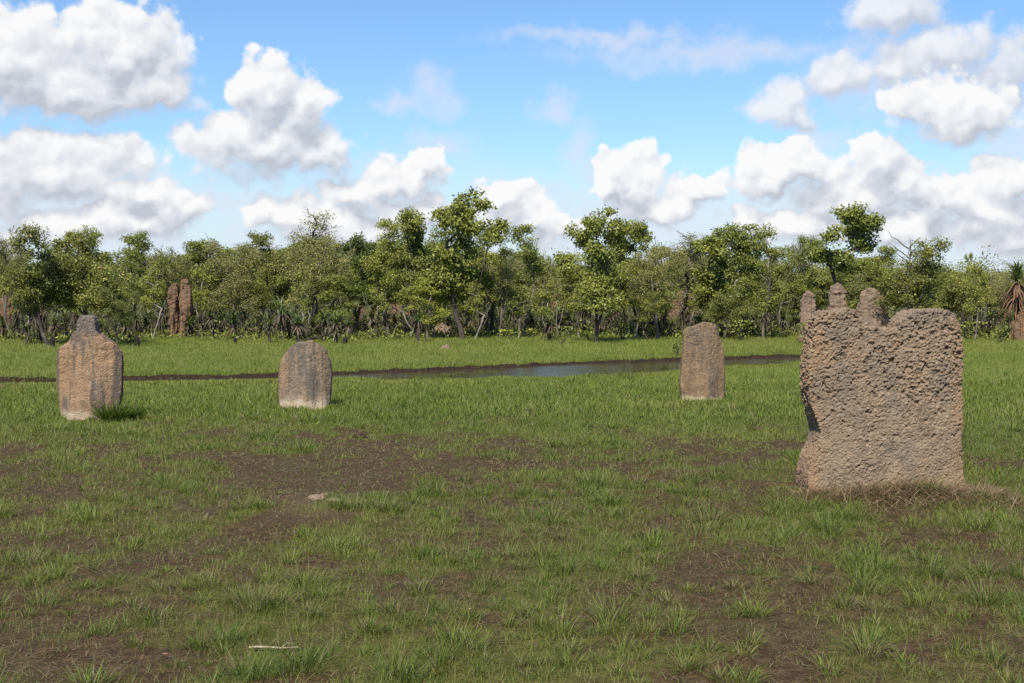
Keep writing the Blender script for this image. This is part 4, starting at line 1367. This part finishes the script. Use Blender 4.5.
# ------------------------------------------------------------------ sky and sun
SUN_EL, SUN_AZ = 51.0, 196.0      # azimuth clockwise from +Y (the view direction)
sd = bpy.data.lights.new('sun', 'SUN'); sd.energy = 4.4; sd.angle = R(0.5); sd.color = (1.0, 0.935, 0.82)
so = bpy.data.objects.new('sun', sd); COL.objects.link(so)
az, el = R(SUN_AZ), R(SUN_EL)
to_sun = Vector((math.sin(az) * math.cos(el), math.cos(az) * math.cos(el), math.sin(el)))
so.rotation_euler = to_sun.to_track_quat('Z', 'Y').to_euler()
so.location = to_sun * 50

w = bpy.data.worlds.new('World'); sc.world = w; w.use_nodes = True
t = NT(w.node_tree)
bg = w.node_tree.nodes['Background']
sky = t.n.new('ShaderNodeTexSky'); sky.sky_type = 'NISHITA'; sky.sun_disc = False
sky.sun_elevation = el; sky.sun_rotation = az
sky.air_density = 1.0; sky.dust_density = 0.6; sky.ozone_density = 1.5
STR = 0.10
dirv = coords(t, 'Generated')
s3 = t.sep(t.vmath('NORMALIZE', dirv))
u = t.math('MULTIPLY', t.math('ARCTAN2', s3[0], s3[1]), F)
v = t.math('MULTIPLY', t.math('ARCSINE', s3[2]), F)
P2 = t.comb(u, v, 0.0)


def uv_of(px, py):
    d = ray(px, py); d = d / np.linalg.norm(d)
    return math.atan2(d[0], d[1]) * F, math.asin(d[2]) * F


# clouds: x, y, half width, half height above, half height below the widest line (as angles, 1236 units to a radian)
BLOBS = [
    (15, 62, 80, 62, 62), (120, 52, 72, 58, 50), (60, 92, 140, 60, 32), (148, 88, 48, 40, 34), (-120, 60, 120, 70, 60),
    (55, 172, 118, 56, 34), (-60, 190, 120, 60, 40), (140, 192, 48, 22, 18),
    (268, 92, 46, 44, 50), (302, 112, 46, 40, 50), (232, 142, 66, 38, 44), (272, 150, 92, 50, 38), (318, 150, 44, 30, 40),
    (120, 222, 90, 30, 30), (170, 208, 48, 28, 30), (50, 228, 80, 26, 30), (255, 206, 32, 26, 24), (300, 214, 62, 26, 26), (355, 196, 42, 26, 28), (400, 186, 42, 30, 26), (425, 172, 26, 22, 24),
    (340, 228, 100, 22, 26), (430, 215, 70, 24, 26),
    (505, 196, 34, 22, 26), (520, 216, 52, 26, 26), (560, 230, 60, 20, 24),
    (634, 182, 40, 40, 34), (612, 172, 22, 28, 30), (700, 192, 34, 22, 26), (660, 206, 70, 26, 24), (745, 216, 26, 20, 24),
    (770, 180, 46, 36, 24), (800, 172, 50, 28, 26), (880, 164, 30, 36, 30), (895, 182, 44, 30, 24), (850, 196, 80, 28, 24), (935, 196, 46, 24, 26), (1000, 178, 40, 26, 26), (985, 208, 60, 28, 30),
    (800, 224, 90, 20, 24), (900, 226, 90, 20, 24), (1010, 232, 70, 24, 24), (1090, 190, 70, 40, 40),
    (955, 116, 74, 44, 34), (910, 108, 30, 18, 24), (1120, 100, 60, 50, 50),
]
# thinner, softer clouds
SOFT = [(790, 108, 46, 30, 32), (812, 120, 30, 18, 20), (845, 76, 42, 28, 30), (945, 50, 82, 38, 40), (895, 4, 66, 30, 32), (1015, 62, 44, 44, 44), (905, 70, 40, 26, 26),
        (1100, 20, 60, 40, 40)]
WISPS = [(430, 94, 34, 30, 30), (440, 148, 56, 24, 24), (574, 148, 26, 40, 42), (548, 108, 28, 24, 24), (832, 146, 44, 22, 22), (400, 104, 34, 14, 14), (590, 168, 26, 26, 26), (900, 75, 110, 55, 55), (860, 205, 190, 50, 40), (640, 205, 130, 34, 30), (70, 205, 170, 45, 40), (395, 188, 70, 40, 34), (520, 205, 100, 40, 34), (230, 205, 120, 26, 30), (1020, 150, 70, 60, 60), (720, 50, 190, 18, 20), (610, 34, 140, 12, 14)]

nw = t.noise(P2, 1 / 40.0, 3, 0.55, '2D', 'Color')
warp = t.vmath('MULTIPLY', t.vmath('SUBTRACT', nw, (0.5, 0.5, 0.5)), (44, 36, 0))
nw2 = t.noise(P2, 1 / 120.0, 3, 0.5, '2D', 'Color')
warp2 = t.vmath('MULTIPLY', t.vmath('SUBTRACT', nw2, (0.5, 0.5, 0.5)), (40, 26, 0))
PW = t.vmath('ADD', P2, t.vmath('ADD', warp, warp2))


def field(vec, blobs, smooth=0.12):
    sx = t.sep(vec)
    p3 = t.comb(sx[0], sx[1], t.math('MULTIPLY', sx[1], -1.0))
    acc = None
    for (cx, cy, a, bt, bb) in blobs:
        u0, v0 = uv_of(cx, cy)
        q = t.vmath('MULTIPLY_ADD', p3, (1 / a, 1 / bt, 1 / bb), (-u0 / a, -v0 / bt, v0 / bb))
        q = t.vmath('MAXIMUM', q, (-1e6, 0, 0))
        e = t.vmath('LENGTH', q)
        if acc is None:
            acc = e
        else:
            n = t.n.new('ShaderNodeMath'); n.operation = 'SMOOTH_MIN'
            t._in(n.inputs[0], acc); t._in(n.inputs[1], e); n.inputs[2].default_value = smooth
            acc = n.outputs[0]
    return t.math('SUBTRACT', 1.0, acc)


S = field(PW, BLOBS)
S_up = field(t.vmath('ADD', PW, (-7, 20, 0)), BLOBS)
def puff(vec, sc_):
    n = t.n.new('ShaderNodeTexVoronoi'); n.voronoi_dimensions = '2D'; n.feature = 'SMOOTH_F1'
    n.inputs['Scale'].default_value = sc_; n.inputs['Smoothness'].default_value = 0.35
    n.inputs['Detail'].default_value = 1.0; n.inputs['Roughness'].default_value = 0.45
    t._in(n.inputs['Vector'], vec)
    return t.math('SUBTRACT', 0.5, n.outputs['Distance'])


nf = t.vmath('MULTIPLY', t.vmath('SUBTRACT', t.noise(P2, 1 / 15.0, 3, 0.6, '2D', 'Color'), (0.5, 0.5, 0.5)), (16, 14, 0))
PB = t.vmath('ADD', P2, nf)
b_a = puff(PB, 1 / 27.0)
b_b = puff(t.vmath('ADD', PB, (-4, 9, 0)), 1 / 27.0)
f_a = t.noise(P2, 1 / 22.0, 6, 0.55, '2D')
f_b = t.noise(P2, 1 / 48.0, 3, 0.5, '2D')
dens = t.math('ADD', t.math('ADD', S, t.math('MULTIPLY', b_a, 0.27)), t.math('MULTIPLY', t.math('SUBTRACT', f_a, 0.5), 0.46))
grad = t.math('SUBTRACT', S_up, S)
depth = t.math('ADD', t.math('ADD', grad, t.math('MULTIPLY', S, 0.22)), t.math('MULTIPLY', t.math('SUBTRACT', f_b, 0.5), 0.38))
lit0 = t.step(depth, 0.52, -0.42)
bill = t.math('ADD', t.math('MULTIPLY', t.math('SUBTRACT', b_a, b_b), 0.55), t.math('MULTIPLY', t.math('SUBTRACT', f_a, 0.5), 0.35))
lit = t.math('ADD', lit0, bill, clamp=True)
soft = t.math('ADD', 0.21, t.math('MULTIPLY', t.math('SUBTRACT', 1.0, lit0), 0.36))
alpha = t.step(t.math('DIVIDE', t.math('ADD', dens, 0.0), soft), 0.0, 1.0)
k = 0.79 / STR
ccol = t.ramp(lit, [(0.0, (0.40 * k, 0.42 * k, 0.475 * k)), (0.4, (0.545 * k, 0.56 * k, 0.60 * k)), (0.75, (0.66 * k, 0.665 * k, 0.68 * k)), (1.0, (0.735 * k, 0.73 * k, 0.725 * k))])
Wf = field(PW, WISPS)
walpha = t.math('MULTIPLY', t.step(t.math('ADD', Wf, t.math('MULTIPLY', t.math('SUBTRACT', f_a, 0.5), 0.9)), -0.15, 1.0), 0.62)
SS = field(PW, SOFT)
SS_up = field(t.vmath('ADD', PW, (-6, 14, 0)), SOFT)
salpha = t.math('MULTIPLY', t.step(t.math('ADD', SS, t.math('MULTIPLY', t.math('SUBTRACT', f_a, 0.5), 0.95)), -0.02, 0.62), 0.88)
slit = t.math('ADD', t.step(t.math('ADD', t.math('SUBTRACT', SS_up, SS), t.math('MULTIPLY', t.math('SUBTRACT', f_b, 0.5), 0.6)), 0.45, -0.55), t.math('MULTIPLY', bill, 0.7), clamp=True)
scol = t.mix(slit, (0.44 * k, 0.465 * k, 0.54 * k), (0.69 * k, 0.69 * k, 0.70 * k))
# deeper blue overhead, pale towards the horizon
skyc = t.mix(1.0, sky.outputs[0], (0.62, 0.80, 0.97), 'MULTIPLY')
hz = t.step(v, 150.0, 20.0)
c = t.mix(walpha, skyc, (0.56 * k, 0.59 * k, 0.66 * k))
veil = t.math('MULTIPLY', hz, t.math('ADD', 0.58, t.math('MULTIPLY', t.step(t.noise(t.vmath('MULTIPLY', PW, (1, 1.7, 1)), 1 / 70.0, 4, 0.55, '2D'), 0.38, 0.62), 0.42)))
c = t.mix(veil, c, (0.55 * k, 0.61 * k, 0.70 * k))
c = t.mix(salpha, c, scol)
c = t.mix(t.math('MULTIPLY', alpha, 0.97), c, ccol)
t._in(bg.inputs[0], c)
bg.inputs[1].default_value = STR
w.cycles.sampling_method = 'MANUAL'; w.cycles.sample_map_resolution = 512

# ------------------------------------------------------------------ render settings
sc.view_settings.view_transform = 'Standard'; sc.view_settings.look = 'None'
sc.view_settings.exposure = 0.75; sc.view_settings.gamma = 1.0
sc.cycles.max_bounces = 6; sc.cycles.diffuse_bounces = 3; sc.cycles.glossy_bounces = 2; sc.cycles.transmission_bounces = 3
sc.cycles.use_denoising = False
sc.cycles.caustics_reflective = False; sc.cycles.caustics_refractive = False
